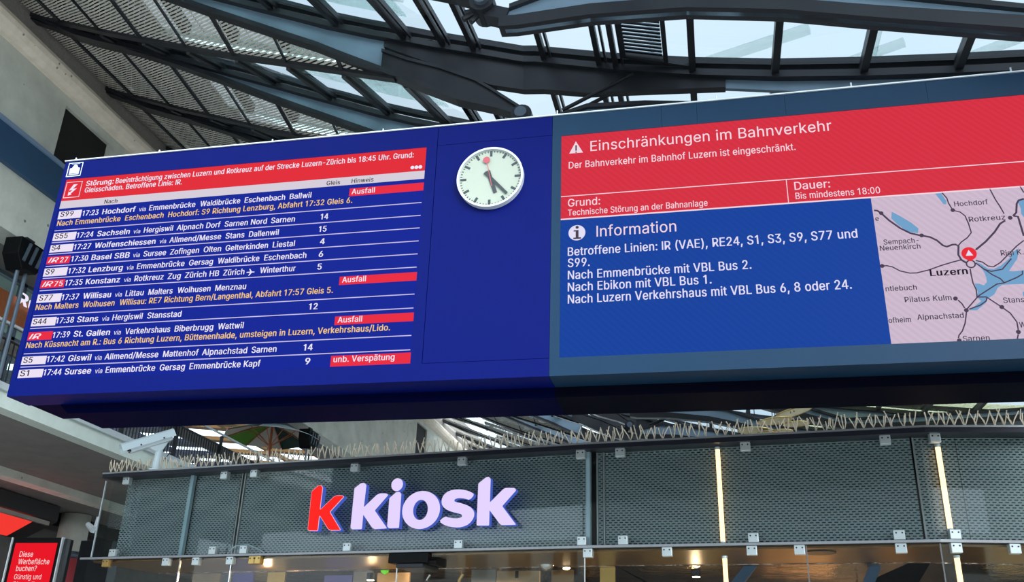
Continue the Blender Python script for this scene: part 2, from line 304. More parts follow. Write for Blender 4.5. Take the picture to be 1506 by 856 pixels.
TEXTS_RIGHT=[('Einschränkungen im Bahnverkehr', -1.02, 5.015, 2.323, 't1'), ('Der Bahnverkehr im Bahnhof Luzern ist eingeschränkt.', -1.24, 4.832, 2.194, 't2'), ('Grund:', -1.246, 4.399, 0.319, 't3'), ('Technische Störung an der Bahnanlage', -1.246, 4.298, 1.346, 't4'), ('Dauer:', 0.906, 4.399, 0.32, 't3'), ('Bis mindestens 18:00', 0.907, 4.3, 0.749, 't4'), ('Information', -0.965, 4.048, 0.76, 't1'), ('Betroffene Linien: IR (VAE), RE24, S1, S3, S9, S77 und', -1.245, 3.862, 2.654, 't5'), ('S99.', -1.244, 3.742, 0.212, 't5'), ('Nach Emmenbrücke mit VBL Bus 2.', -1.243, 3.614, 1.7, 't5'), ('Nach Ebikon mit VBL Bus 1.', -1.243, 3.489, 1.335, 't5'), ('Nach Luzern Verkehrshaus mit VBL Bus 6, 8 oder 24.', -1.242, 3.364, 2.546, 't5'), ('Hochdorf', 2.262, 4.11, 0.281, 'm'), ('Rotkreuz', 2.359, 3.947, 0.3, 'm'), ('Sempach-', 1.621, 3.775, 0.297, 'm'), ('Neuenkirch', 1.583, 3.716, 0.341, 'm'), ('e', 1.579, 4.018, 0.031, 'm'), ('Rigi K.', 2.564, 3.6, 0.182, 'm'), ('Luzern', 1.965, 3.443, 0.309, 'mb'), ('ntlebuch', 1.582, 3.321, 0.258, 'm'), ('Pilatus Kulm', 1.726, 3.208, 0.381, 'm'), ('Alpnachstad', 1.805, 3.039, 0.374, 'm'), ('ofheim', 1.57, 3.023, 0.183, 'm'), ('Sarnen', 2.14, 2.825, 0.21, 'm'), ('Stans', 2.51, 3.157, 0.166, 'm'), ('W', 2.597, 2.928, 0.052, 'm')]
TRI=[(-1.168, 5.146), (-1.235, 5.009), (-1.095, 5.008)]
ICIR=((-1.156, 4.106), (-1.235, 4.112), (-1.156, 4.192))
MDOTS=[(1.638, 4.094), (1.949, 3.844), (2.243, 4.076), (2.698, 3.962), (1.582, 3.568), (2.138, 3.221), (2.208, 3.108), (2.111, 2.836), (2.491, 3.122), (2.581, 2.891)]
MLINES=[(1, [(1.58, 4.129), (1.608, 4.123), (1.638, 4.094), (1.696, 4.016), (1.779, 3.931), (1.857, 3.875), (1.928, 3.849), (1.949, 3.844), (2.018, 3.823), (2.068, 3.787), (2.111, 3.734), (2.141, 3.719), (2.189, 3.736), (2.217, 3.735), (2.237, 3.719), (2.223, 3.634), (2.24, 3.584), (2.28, 3.549)]), (0, [(2.178, 4.262), (2.211, 4.202), (2.218, 4.15), (2.243, 4.076), (2.301, 4.052), (2.336, 4.01), (2.352, 3.931), (2.361, 3.842), (2.322, 3.795), (2.266, 3.756), (2.238, 3.725)]), (0, [(1.582, 3.568), (1.621, 3.569), (1.666, 3.554), (1.726, 3.51), (1.805, 3.484), (1.86, 3.483), (1.964, 3.505), (2.07, 3.541), (2.165, 3.567), (2.24, 3.584)]), (1, [(2.371, 3.672), (2.464, 3.746), (2.55, 3.833), (2.608, 3.911), (2.654, 3.94)]), (1, [(2.724, 3.979), (2.756, 4.01), (2.774, 4.097), (2.795, 4.129), (2.841, 4.142)]), (1, [(2.728, 3.979), (2.763, 3.97), (2.769, 3.887), (2.777, 3.778)]), (0, [(2.58, 4.267), (2.608, 4.156), (2.633, 4.087), (2.656, 4.007)]), (0, [(2.832, 4.267), (2.851, 4.203)]), (0, [(2.355, 3.57), (2.406, 3.551), (2.444, 3.511), (2.487, 3.5), (2.547, 3.536), (2.62, 3.606), (2.705, 3.686), (2.77, 3.735)]), (0, [(2.298, 3.495), (2.297, 3.442), (2.3, 3.358), (2.316, 3.294), (2.311, 3.221), (2.214, 3.118)]), (0, [(2.312, 3.226), (2.385, 3.222), (2.491, 3.122), (2.547, 3.064), (2.585, 2.981), (2.584, 2.911)]), (0, [(2.577, 2.871), (2.555, 2.808)]), (0, [(2.31, 3.226), (2.487, 3.336), (2.546, 3.344), (2.654, 3.388), (2.703, 3.416), (2.709, 3.447)]), (0, [(2.351, 3.545), (2.405, 3.488), (2.466, 3.426), (2.522, 3.386), (2.546, 3.348)]), (0, [(2.404, 3.483), (2.463, 3.458), (2.554, 3.473), (2.641, 3.568)]), (0, [(2.156, 3.207), (2.182, 3.172), (2.199, 3.129)]), (0, [(2.207, 3.093), (2.181, 2.992), (2.149, 2.923), (2.116, 2.884), (2.108, 2.859)]), (0, [(2.231, 3.117), (2.324, 3.148), (2.379, 3.186), (2.386, 3.212)])]
LAKES=[[(1.73, 4.103), (1.795, 4.054), (1.88, 3.979), (1.933, 3.917), (1.922, 3.87), (1.84, 3.893), (1.765, 3.966), (1.717, 4.037)], [(2.121, 4.258), (2.172, 4.257), (2.203, 4.174), (2.198, 4.14), (2.175, 4.144)], [(2.785, 4.124), (2.841, 4.142), (2.89, 4.132), (2.858, 3.946), (2.809, 3.961), (2.794, 3.995), (2.799, 4.051)], [(2.349, 3.562), (2.394, 3.532), (2.44, 3.486), (2.484, 3.478), (2.551, 3.511), (2.623, 3.57), (2.665, 3.631), (2.719, 3.664), (2.689, 3.565), (2.604, 3.454), (2.638, 3.447), (2.772, 3.459), (2.748, 3.325), (2.53, 3.328), (2.491, 3.304), (2.454, 3.244), (2.395, 3.206), (2.371, 3.166), (2.291, 3.104), (2.23, 3.107), (2.289, 3.15), (2.34, 3.188), (2.31, 3.226), (2.326, 3.272), (2.312, 3.352), (2.347, 3.35), (2.384, 3.331), (2.411, 3.361), (2.414, 3.403), (2.402, 3.467), (2.374, 3.522)], [(2.675, 3.251), (2.738, 3.268), (2.726, 3.197), (2.676, 3.21)]]
MARK=((2.311, 3.638), (2.372, 3.634), (2.313, 3.563), (2.31, 3.539))
LETTERS=[('k_red', [(3.535, 2.316), (3.627, 2.389), (3.669, 2.393), (3.702, 2.362), (3.697, 2.076), (3.878, 2.235), (3.923, 2.25), (4.011, 2.245), (4.031, 2.224), (3.849, 2.039), (4.033, 1.809), (4.016, 1.802), (3.889, 1.803), (3.847, 1.819), (3.699, 1.995), (3.698, 1.813), (3.685, 1.804), (3.561, 1.809), (3.54, 1.828)]), ('k', [(4.171, 2.329), (4.262, 2.391), (4.309, 2.392), (4.34, 2.363), (4.332, 2.081), (4.507, 2.234), (4.551, 2.248), (4.642, 2.244), (4.667, 2.223), (4.493, 2.036), (4.688, 1.81), (4.516, 1.805), (4.474, 1.826), (4.333, 1.992), (4.333, 1.81), (4.193, 1.811), (4.168, 1.834)]), ('i', [(4.687, 2.182), (4.776, 2.253), (4.82, 2.256), (4.85, 2.23), (4.853, 1.81), (4.716, 1.809), (4.688, 1.834)]), ('dot', [(4.781, 2.348), (4.868, 2.344), (4.775, 2.423)]), ('o', [(5.139, 2.021), (5.397, 2.019), (5.135, 2.253), (5.132, 2.021), (5.233, 2.021), (5.127, 2.145)]), ('s', [(5.847, 2.179), (5.787, 2.114), (5.728, 2.136), (5.643, 2.147), (5.59, 2.137), (5.581, 2.113), (5.603, 2.098), (5.689, 2.08), (5.796, 2.038), (5.856, 1.978), (5.855, 1.903), (5.796, 1.829), (5.704, 1.795), (5.61, 1.793), (5.493, 1.815), (5.389, 1.87), (5.47, 1.933), (5.53, 1.912), (5.615, 1.899), (5.677, 1.904), (5.702, 1.927), (5.685, 1.951), (5.611, 1.968), (5.503, 2.0), (5.425, 2.056), (5.409, 2.129), (5.437, 2.196), (5.509, 2.242), (5.616, 2.254), (5.722, 2.24), (5.808, 2.21)]), ('k2', [(5.893, 2.312), (5.989, 2.381), (6.025, 2.389), (6.052, 2.363), (6.054, 2.075), (6.218, 2.226), (6.248, 2.242), (6.366, 2.238), (6.389, 2.209), (6.215, 2.027), (6.399, 1.802), (6.218, 1.803), (6.192, 1.818), (6.053, 1.986), (6.055, 1.803), (5.893, 1.808)])]
# letter outlines (advance, closed polylines, holes after |), in thousandths of the type size
SPACE_ADV=188
CAP_H=509
GLYPHS={
'(':(273,['89,207,92,264,101,324,107,354,114,384,122,413,132,441,153,494,177,539,236,539,212,485,191,428,174,370,161,313,154,258,151,207,154,161,160,115,172,67,188,16,198,-10,209,-38,222,-66,236,-96,177,-96,156,-59,139,-21,124,16,111,55,102,93,95,131,90,169']),
')':(273,['37,-96,52,-66,64,-37,76,-9,86,18,102,69,113,116,120,162,122,207,119,258,112,313,99,370,82,428,62,485,37,539,97,539,121,494,142,441,151,413,159,384,167,354,173,323,181,264,184,207,183,168,178,130,171,92,161,53,149,15,134,-22,117,-59,97,-96']),
',':(188,['38,-119,68,71,137,71,84,-119']),
'-':(453,['337,244,337,188,114,188,114,244']),
'.':(188,['95,-4,78,-1,63,9,53,24,50,41,53,59,63,73,78,83,95,87,113,83,128,73,138,59,141,41,138,24,128,9,113,-1']),
'/':(249,['235,533,71,-76,14,-76,178,533']),
'0':(453,['227,-7,174,1,130,24,95,62,69,113,60,144,53,178,49,214,48,254,49,294,53,330,60,364,69,395,95,447,130,484,174,508,227,516,279,508,323,484,358,447,384,395,393,364,400,330,404,294,405,254,404,214,400,178,393,144,384,113,359,62,323,24,279,1|227,50,261,56,290,74,313,103,330,144,340,194,344,254,340,314,330,365,313,405,290,435,261,453,227,460,192,453,163,435,140,405,123,365,113,314,109,254,113,194,123,144,140,103,163,74,192,56']),
'1':(400,['256,509,256,0,188,0,188,410,70,372,70,424,205,509']),
'2':(453,['64,0,64,47,234,229,261,257,282,282,299,305,311,327,318,348,320,371,317,397,308,419,293,436,273,449,250,457,224,460,196,457,172,447,153,433,139,413,130,390,127,362,66,362,71,405,86,442,111,473,143,496,182,511,225,516,268,511,306,497,337,474,361,445,376,411,381,372,378,345,371,318,357,290,336,259,306,223,267,180,153,60,389,57,389,0']),
'3':(453,['218,-7,173,-3,133,10,98,30,70,57,52,91,44,132,109,132,115,107,126,87,144,71,165,59,191,52,219,50,248,53,275,61,297,74,315,93,325,116,329,145,326,172,316,196,299,217,275,234,242,244,201,248,157,248,157,299,288,448,288,452,70,452,70,509,372,509,372,461,211,278,211,289,264,288,308,276,344,253,371,222,387,186,393,145,387,103,370,66,344,36,309,12,266,-2']),
'4':(440,['268,0,268,120,28,120,28,178,258,509,328,509,328,175,402,175,402,120,328,120,328,0|92,175,268,175,268,432']),
'5':(453,['221,-7,178,-2,140,11,108,32,83,60,66,93,60,130,122,130,127,108,138,89,154,73,173,60,196,52,221,50,250,53,276,64,298,82,314,104,324,131,328,162,324,193,314,221,297,244,275,262,248,273,218,277,192,275,167,268,145,258,128,246,67,253,96,509,366,509,366,452,151,452,134,301,155,315,178,325,203,331,229,334,263,330,294,321,321,306,345,285,364,260,379,231,388,199,391,163,385,117,369,76,343,41,309,15,268,-1']),
'6':(453,['226,-7,182,-1,142,15,109,40,84,74,69,115,64,162,68,199,80,239,102,285,137,340,252,509,322,509,151,261,145,261,154,275,165,288,179,299,196,307,214,312,235,314,278,309,316,295,346,271,370,240,384,201,389,157,384,112,368,73,343,39,310,14,271,-2|226,48,254,52,279,63,299,79,314,101,324,128,327,157,324,187,314,213,299,235,279,251,254,262,226,265,198,262,174,252,153,235,138,214,128,188,125,158,128,128,138,102,153,79,174,63,198,52']),
'7':(453,['97,0,323,448,323,452,62,452,62,509,391,509,391,449,165,0']),
'8':(453,['226,-7,178,-2,136,11,101,33,74,62,57,96,52,135,55,166,65,195,81,220,101,241,125,256,153,265,119,282,93,308,76,342,70,380,75,417,90,450,114,477,146,498,184,511,226,516,269,511,306,498,337,477,361,450,377,417,382,380,376,342,359,308,333,282,300,267,327,256,351,241,372,220,387,195,397,166,401,135,395,96,378,62,352,33,317,11,275,-2|226,49,258,52,285,60,307,74,323,91,333,113,337,139,333,165,322,189,305,208,283,223,256,232,226,235,196,232,169,223,147,208,130,189,119,165,115,139,119,113,129,91,145,74,167,60,195,52|226,290,252,292,274,300,293,313,307,330,316,351,319,376,316,399,308,420,294,437,275,449,252,457,226,460,200,457,177,449,159,437,145,420,136,399,133,376,136,351,145,330,159,313,178,300,201,292']),
'9':(453,['226,516,271,510,310,494,343,468,368,434,384,393,389,347,385,309,373,270,350,224,315,168,200,0,130,0,301,248,307,248,299,234,287,221,273,210,257,202,238,196,218,195,175,199,137,214,106,237,83,269,68,307,64,352,69,397,85,436,110,469,143,494,182,510|226,460,199,457,174,446,154,429,138,407,129,381,125,352,129,322,138,295,154,274,174,257,199,247,226,243,254,247,279,257,299,273,314,295,324,321,327,350,324,381,314,407,299,429,279,446,254,457']),
':':(188,['95,-4,78,-1,63,9,53,24,50,41,53,59,63,73,78,83,95,87,113,83,128,73,138,59,141,41,138,24,128,9,113,-1', '95,271,78,274,63,284,53,299,50,316,53,334,63,349,78,359,95,362,113,359,128,349,138,334,141,316,138,299,128,284,113,274']),
'?':(358,['132,152,132,159,134,200,141,230,153,252,168,269,187,284,209,298,230,314,247,334,258,357,262,384,259,406,250,425,237,441,220,452,200,459,178,462,157,459,137,453,120,441,106,425,96,404,92,378,27,378,33,418,49,452,73,479,103,499,138,511,178,516,219,511,255,498,284,478,306,451,319,418,324,382,319,344,306,311,284,284,254,261,235,248,219,235,207,221,200,205,195,185,194,158,194,152', '164,-4,146,-1,131,9,121,24,118,41,121,58,131,73,146,83,164,86,181,83,196,73,206,58,209,41,206,24,196,9,181,-1']),
'A':(480,['16,0,201,509,276,509,463,0,395,0,287,302,276,334,264,372,250,420,232,478,245,478,228,419,213,371,201,333,191,302,85,0', '110,142,110,199,370,199,370,142']),
'B':(456,['60,0,60,509,241,509,289,504,329,491,359,469,381,442,394,410,398,374,395,344,387,320,373,301,356,286,336,275,315,267,315,262,339,257,363,245,385,227,402,203,414,173,418,136,413,100,400,67,377,39,344,18,301,4,247,0|125,57,245,57,296,63,330,80,349,105,355,137,352,161,342,184,327,203,306,218,279,228,248,231,125,231|125,285,238,285,265,288,288,296,308,309,323,326,333,348,336,372,330,403,313,429,283,446,240,452,125,452']),
'D':(502,['219,0,96,0,96,57,215,57,272,63,318,81,354,110,379,149,394,198,399,255,394,312,379,361,354,399,320,428,275,446,221,452,93,452,93,509,225,509,261,507,294,501,325,492,353,478,399,441,433,391,446,361,455,329,460,293,462,255,460,217,455,181,446,149,433,119,417,92,398,68,376,48,351,31,322,17,291,8,256,2', '125,509,125,0,60,0,60,509']),
'E':(419,['60,0,60,509,372,509,372,452,125,452,125,286,355,286,355,229,125,229,125,57,375,57,375,0']),
'G':(520,['269,-7,236,-5,205,1,176,11,149,25,125,43,104,64,85,88,69,116,57,146,47,179,42,215,40,254,42,293,47,329,57,362,69,393,85,421,103,445,125,466,149,484,175,498,203,508,233,514,265,516,304,513,340,504,374,489,403,469,429,445,449,416,465,384,474,349,408,349,399,372,387,393,373,411,356,427,337,439,315,448,291,454,265,456,222,450,183,432,150,404,125,364,109,314,103,254,109,194,125,145,151,105,184,76,224,59,269,53,309,57,345,71,374,93,396,123,410,160,415,202,434,199,283,199,283,256,478,256,478,200,471,141,451,91,419,50,377,19,326,0']),
'H':(517,['60,0,60,509,125,509,125,289,392,289,392,509,457,509,457,0,392,0,392,232,125,232,125,0']),
'I':(150,['44,0,44,509,107,509,107,0']),
'K':(467,['104,145,104,216,122,239,139,261,157,282,174,303,193,324,212,344,364,509,448,509,231,276', '60,0,60,509,125,509,125,334,124,225,125,193,125,0', '372,0,188,259,228,309,449,0']),
'L':(393,['60,0,60,509,125,509,125,57,361,57,361,0']),
'M':(628,['60,0,60,509,152,509,277,187,287,159,299,123,311,84,322,49,307,49,318,83,330,121,342,158,352,187,476,509,568,509,568,0,504,0,504,291,504,327,505,369,506,413,507,457,513,457,505,433,498,409,482,363,467,322,456,291,342,0,286,0,170,291,159,321,145,361,129,408,112,457,119,457,120,416,121,372,122,328,122,291,122,0']),
'N':(523,['60,0,60,509,136,509,343,183,352,169,363,151,375,130,388,107,401,82,414,55,405,54,402,81,401,108,400,134,399,157,399,195,399,509,463,509,463,0,387,0,202,290,177,331,164,354,148,381,108,452,119,454,122,384,124,328,125,291,125,0']),
'O':(533,['267,-7,235,-5,205,1,177,11,150,25,126,42,105,63,86,88,70,115,57,146,48,179,42,215,40,254,42,293,48,329,57,362,70,393,86,421,105,445,126,466,150,484,177,498,205,508,235,514,267,516,299,514,329,508,357,498,384,484,408,466,429,445,448,421,464,393,477,362,486,329,491,293,493,254,491,215,486,179,477,146,464,115,448,88,429,63,408,42,384,25,357,11,329,1,299,-5|267,53,310,59,349,76,383,105,408,144,425,194,430,254,425,314,408,365,383,404,349,433,310,450,267,456,223,450,184,433,151,404,125,364,109,314,103,254,109,194,125,144,151,105,184,76,223,59']),
'P':(445,['60,0,60,509,235,509,289,503,332,487,366,462,390,430,404,391,409,348,404,304,390,265,366,233,332,207,289,191,235,186,109,186,109,242,233,242,269,246,297,256,318,272,333,294,342,319,344,348,342,376,333,402,318,423,297,439,268,449,232,452,125,452,125,0']),
'R':(449,['60,0,60,509,236,509,290,504,333,489,367,465,390,433,405,395,409,352,405,309,390,271,367,240,333,217,289,203,236,198,96,198,96,255,234,255,269,258,298,267,319,281,334,300,342,324,345,352,342,380,334,405,319,425,298,440,269,449,233,452,125,452,125,0', '353,0,230,229,303,229,428,0']),
'S':(447,['224,-9,172,-4,128,9,91,31,64,60,46,96,38,137,104,137,110,110,123,88,142,71,166,59,194,52,224,49,257,52,286,60,311,74,329,92,341,114,346,139,342,161,332,179,316,193,296,205,272,214,245,222,184,239,128,260,86,289,60,326,52,372,58,413,75,448,102,476,138,498,180,511,227,516,275,511,316,498,351,476,377,449,394,415,401,378,337,378,326,412,302,437,267,453,225,459,194,456,167,448,145,435,129,418,118,398,115,376,119,352,131,334,148,319,169,308,191,300,212,293,264,279,287,272,312,264,336,252,359,238,379,220,395,198,405,171,408,139,403,99,386,64,360,34,323,11,278,-4']),
'T':(449,['32,452,32,509,417,509,417,452,257,452,257,0,193,0,193,452']),
'U':(517,['259,-8,203,-2,154,15,114,43,85,80,66,124,60,173,60,509,124,509,124,178,128,144,141,113,160,87,187,68,220,56,259,52,298,56,331,68,357,87,377,113,389,144,393,178,393,509,457,509,457,173,451,124,433,80,403,43,363,15,315,-2']),
'V':(480,['204,0,16,509,84,509,192,206,203,176,215,137,230,89,248,31,235,31,252,90,267,138,279,176,290,206,395,509,463,509,278,0']),
'W':(686,['155,0,16,509,82,509,163,196,170,171,175,145,187,94,192,67,197,40,189,40,194,67,200,94,205,120,211,145,224,196,306,509,380,509,462,196,468,171,474,145,486,94,492,67,497,40,488,40,493,67,499,94,504,120,510,145,523,196,603,509,670,509,530,0,455,0,368,323,359,356,351,391,344,431,336,475,350,475,342,433,335,395,327,359,318,323,230,0']),
'Z':(438,['42,0,42,46,273,385,289,408,306,431,323,453,341,476,348,454,317,453,285,452,254,452,223,452,40,452,40,509,397,509,397,462,169,129,152,105,134,81,97,33,90,54,121,56,152,57,183,57,214,57,399,57,399,0']),
'a':(389,['160,-9,126,-5,94,5,68,22,48,45,35,73,30,108,34,138,43,161,58,179,78,193,100,203,125,211,152,216,178,220,234,227,252,230,265,235,273,243,276,255,273,279,267,297,256,311,240,322,220,329,196,331,171,329,149,322,132,313,118,301,107,288,100,274,41,291,57,322,79,346,104,364,133,375,163,382,194,384,215,383,239,379,263,372,286,360,306,343,322,320,333,290,337,251,337,0,277,0,277,52,272,52,264,38,252,25,236,12,215,1,190,-6|170,45,202,49,228,59,248,74,263,93,272,115,276,138,276,190,270,186,259,182,246,179,231,176,200,171,175,168,154,164,134,159,117,150,103,139,95,124,92,105,94,87,102,72,114,61,130,52,149,47']),
'b':(424,['229,-8,198,-5,172,4,153,17,138,31,127,46,118,59,112,59,112,0,53,0,53,509,114,509,114,319,118,319,127,331,137,346,152,360,171,373,197,381,229,384,274,378,313,361,345,332,370,293,385,245,390,189,385,133,370,84,346,45,313,16,274,-2|220,47,253,51,279,66,301,88,316,117,325,151,328,189,325,227,316,261,301,290,280,311,253,325,220,330,188,325,161,312,140,291,125,263,116,229,113,189,116,150,125,115,140,86,162,65,188,51']),
'c':(396,['207,-8,159,-2,117,16,82,46,56,85,40,133,34,187,40,243,56,291,82,330,117,360,159,378,207,384,234,383,260,377,284,368,305,356,324,341,340,322,353,301,362,277,303,262,298,276,290,289,281,301,270,311,257,319,242,325,226,329,207,330,173,325,145,310,124,287,108,258,99,224,96,187,99,151,108,117,124,89,145,66,173,51,207,46,226,48,243,52,258,58,271,66,282,76,292,89,299,102,304,117,363,102,354,78,341,56,325,37,306,21,285,9,261,-1,235,-6']),
'd':(424,['195,-8,151,-2,111,16,79,45,55,84,39,133,34,189,39,245,55,293,79,332,112,361,151,378,196,384,228,381,253,373,272,360,287,346,298,331,306,319,311,319,311,509,372,509,372,0,313,0,313,59,307,59,298,46,287,31,272,17,252,4,227,-5|205,47,236,51,263,65,284,86,299,115,309,150,312,189,309,229,300,263,284,291,263,312,237,325,205,330,172,325,145,311,124,290,108,261,99,227,96,189,99,151,109,117,124,88,145,66,172,51']),
'e':(404,['212,-8,161,-2,117,16,82,46,56,85,40,132,34,187,39,242,55,290,81,329,115,359,157,378,205,384,236,382,266,374,294,361,319,341,341,315,357,282,368,242,371,194,371,169,75,169,75,221,338,221,310,202,307,237,298,269,283,294,263,314,237,326,205,330,173,326,146,313,125,294,109,270,99,241,96,211,96,178,100,139,110,106,128,80,151,61,179,50,212,46,234,48,254,53,271,61,285,73,297,88,306,105,365,91,353,63,335,39,311,19,283,4,249,-5']),
'f':(254,['228,379,228,327,6,327,6,379', '81,0,81,432,84,461,96,486,113,505,135,519,161,527,187,530,207,529,222,527,234,524,243,521,227,468,215,472,206,473,195,474,171,470,154,460,145,443,142,419,142,0']),
'g':(425,['207,-151,168,-148,134,-140,105,-127,82,-110,64,-91,51,-69,101,-41,110,-53,122,-66,136,-78,154,-88,178,-95,207,-97,249,-92,282,-75,304,-47,311,-6,311,68,306,68,298,56,287,41,272,28,252,16,227,8,195,5,152,10,113,27,80,53,55,90,39,136,34,191,39,246,55,293,80,332,112,361,152,378,196,384,228,382,253,373,273,360,288,346,299,331,308,319,313,319,313,379,372,379,372,-9,367,-54,350,-90,324,-117,291,-136,251,-147|205,59,237,63,264,75,285,95,300,121,309,154,312,193,309,231,300,264,285,291,264,312,237,325,205,330,172,325,145,312,124,290,109,262,99,229,96,193,99,155,109,123,124,96,145,76,172,63']),
'h':(410,['114,227,114,0,53,0,53,509,114,509,114,287,102,287,124,332,152,362,187,379,227,384,264,380,295,369,321,349,341,321,353,285,357,240,357,0,296,0,296,235,290,275,273,304,246,323,210,329,184,326,161,317,141,303,126,283,117,257']),
'i':(167,['53,0,53,379,114,379,114,0', '84,443,67,446,54,455,44,468,41,483,44,499,54,512,67,521,84,524,100,521,114,512,123,499,126,483,123,468,114,455,100,446']),
'k':(381,['110,137,110,212,121,212,284,379,360,379,184,199,177,199', '53,0,53,509,114,509,114,0', '294,0,148,186,191,229,372,0']),
'l':(165,['52,0,52,509,113,509,113,0']),
'm':(610,['53,0,53,379,112,379,112,295,108,295,118,323,132,346,151,363,172,376,195,384,219,386,257,380,287,361,309,331,321,295,312,295,322,321,337,343,357,361,381,375,407,383,437,386,468,383,497,372,522,354,541,328,553,296,557,255,557,0,496,0,496,254,490,289,473,313,447,326,419,330,395,328,374,320,358,307,345,290,338,270,335,247,335,0,274,0,274,260,269,288,253,311,229,326,199,330,178,328,158,320,140,307,126,289,117,266,114,238,114,0']),
'n':(410,['114,227,114,0,53,0,53,379,112,379,112,287,102,287,124,332,152,362,187,379,227,384,264,380,295,369,321,349,341,321,353,285,357,240,357,0,296,0,296,235,290,275,273,304,246,323,210,329,184,326,161,317,141,303,126,283,117,257']),
'o':(415,['207,-8,159,-2,117,16,82,46,56,85,40,133,34,187,40,243,56,291,82,330,117,360,159,378,207,384,256,378,299,360,333,330,359,291,376,243,381,187,376,133,359,85,333,46,299,16,256,-2|207,46,242,51,270,66,292,89,307,117,316,151,319,187,316,224,307,258,292,287,270,310,242,325,207,330,173,325,145,310,124,287,108,258,99,224,96,187,99,151,108,117,124,89,145,66,173,51']),
'p':(424,['53,-143,53,379,112,379,112,319,118,319,126,331,137,346,152,360,171,373,197,381,229,384,274,378,313,361,345,332,370,293,385,245,390,189,385,133,370,84,346,45,313,16,274,-2,229,-8,198,-5,173,4,153,17,138,31,127,46,118,59,114,59,114,-143|220,47,253,51,279,66,301,88,316,117,325,151,328,189,325,227,316,261,301,290,280,311,253,325,220,330,188,325,161,312,140,291,125,263,116,229,113,189,116,150,125,115,140,86,162,65,188,51']),
'r':(259,['53,0,53,379,112,379,112,321,130,347,152,367,181,380,213,385,229,384,243,384,243,322,230,324,219,325,207,326,182,323,159,315,140,301,126,284,117,262,114,237,114,0']),
's':(365,['182,-8,145,-5,112,3,84,18,62,38,45,63,36,94,94,107,105,79,124,60,150,49,181,45,217,50,244,62,262,81,268,103,265,121,254,136,237,147,212,155,149,170,104,186,72,208,53,237,47,274,51,305,65,332,87,354,115,370,149,381,187,384,223,381,254,372,279,358,299,339,314,316,324,290,268,277,258,298,243,316,219,328,187,333,156,329,131,317,114,299,109,277,112,258,124,243,144,232,172,223,229,209,275,194,306,171,325,142,331,107,326,75,312,47,290,24,260,6,223,-5']),
't':(227,['204,379,204,327,6,327,6,379', '65,471,126,471,126,98,128,76,136,61,150,53,170,50,185,51,202,54,213,2,203,-1,192,-3,180,-4,168,-4,125,2,92,21,72,52,65,93']),
'u':(410,['182,-5,146,-1,115,11,89,31,69,59,57,95,53,139,53,379,114,379,114,144,119,105,137,75,164,56,200,50,226,53,249,62,268,77,283,97,293,122,296,153,296,379,357,379,357,0,298,0,298,92,307,92,286,47,257,17,222,0']),
'v':(389,['163,0,17,379,84,379,165,155,177,121,187,87,196,53,206,21,184,21,194,53,203,87,213,121,224,155,305,379,371,379,226,0']),
'w':(567,['138,0,23,379,87,379,133,214,143,177,154,137,165,91,175,41,165,41,175,90,186,135,196,176,206,214,252,379,316,379,362,214,371,176,382,136,392,91,402,41,391,41,402,90,413,135,423,176,434,214,480,379,545,379,429,0,368,0,319,172,305,225,297,252,291,280,277,338,291,338,277,280,263,225,255,198,248,172,199,0']),
'z':(380,['42,0,42,46,254,320,48,323,48,379,333,379,333,331,126,60,126,56,339,56,339,0']),
'ä':(389,['160,-9,126,-5,94,5,68,22,48,45,35,73,30,108,34,138,43,161,58,179,78,193,100,203,125,211,152,216,178,220,234,227,252,230,265,235,273,243,276,255,273,279,267,297,256,311,240,322,220,329,196,331,171,329,149,322,132,313,118,301,107,288,100,274,41,291,57,322,79,346,104,364,133,375,163,382,194,384,215,383,239,379,263,372,286,360,306,343,322,320,333,290,337,251,337,0,277,0,277,52,272,52,264,38,252,25,236,12,215,1,190,-6|170,45,202,49,228,59,248,74,263,93,272,115,276,138,276,190,270,186,259,182,246,179,231,176,200,171,175,168,154,164,134,159,117,150,103,139,95,124,92,105,94,87,102,72,114,61,130,52,149,47', '261,443,246,446,233,455,224,468,221,483,224,499,233,512,246,520,261,523,277,520,290,512,299,499,301,483,299,468,290,455,277,446', '117,443,102,446,89,455,80,468,77,483,80,499,89,512,102,520,117,523,133,520,146,512,155,499,158,483,155,468,146,455,133,446']),
'ö':(415,['207,-8,159,-2,117,16,82,46,56,85,40,133,34,187,40,243,56,291,82,330,117,360,159,378,207,384,256,378,299,360,333,330,359,291,376,243,381,187,376,133,359,85,333,46,299,16,256,-2|207,46,242,51,270,66,292,89,307,117,316,151,319,187,316,224,307,258,292,287,270,310,242,325,207,330,173,325,145,310,124,287,108,258,99,224,96,187,99,151,108,117,124,89,145,66,173,51', '279,443,264,446,251,455,242,468,239,483,242,499,251,512,264,520,279,523,295,520,308,512,317,499,320,483,317,468,308,455,295,446', '136,443,120,446,107,455,98,468,95,483,98,499,107,512,120,520,136,523,151,520,164,512,173,499,176,483,173,468,164,455,151,446']),
'ü':(410,['182,-5,146,-1,115,11,89,31,69,59,57,95,53,139,53,379,114,379,114,144,119,105,137,75,164,56,200,50,226,53,249,62,268,77,283,97,293,122,296,153,296,379,357,379,357,0,298,0,298,92,307,92,286,47,257,17,222,0', '277,443,261,446,248,455,239,468,236,483,239,499,248,512,261,520,277,523,292,520,305,512,314,499,317,483,314,468,305,455,292,446', '133,443,118,446,104,455,96,468,93,483,96,499,104,512,118,520,133,523,149,520,162,512,170,499,173,483,170,468,162,455,149,446']),
}
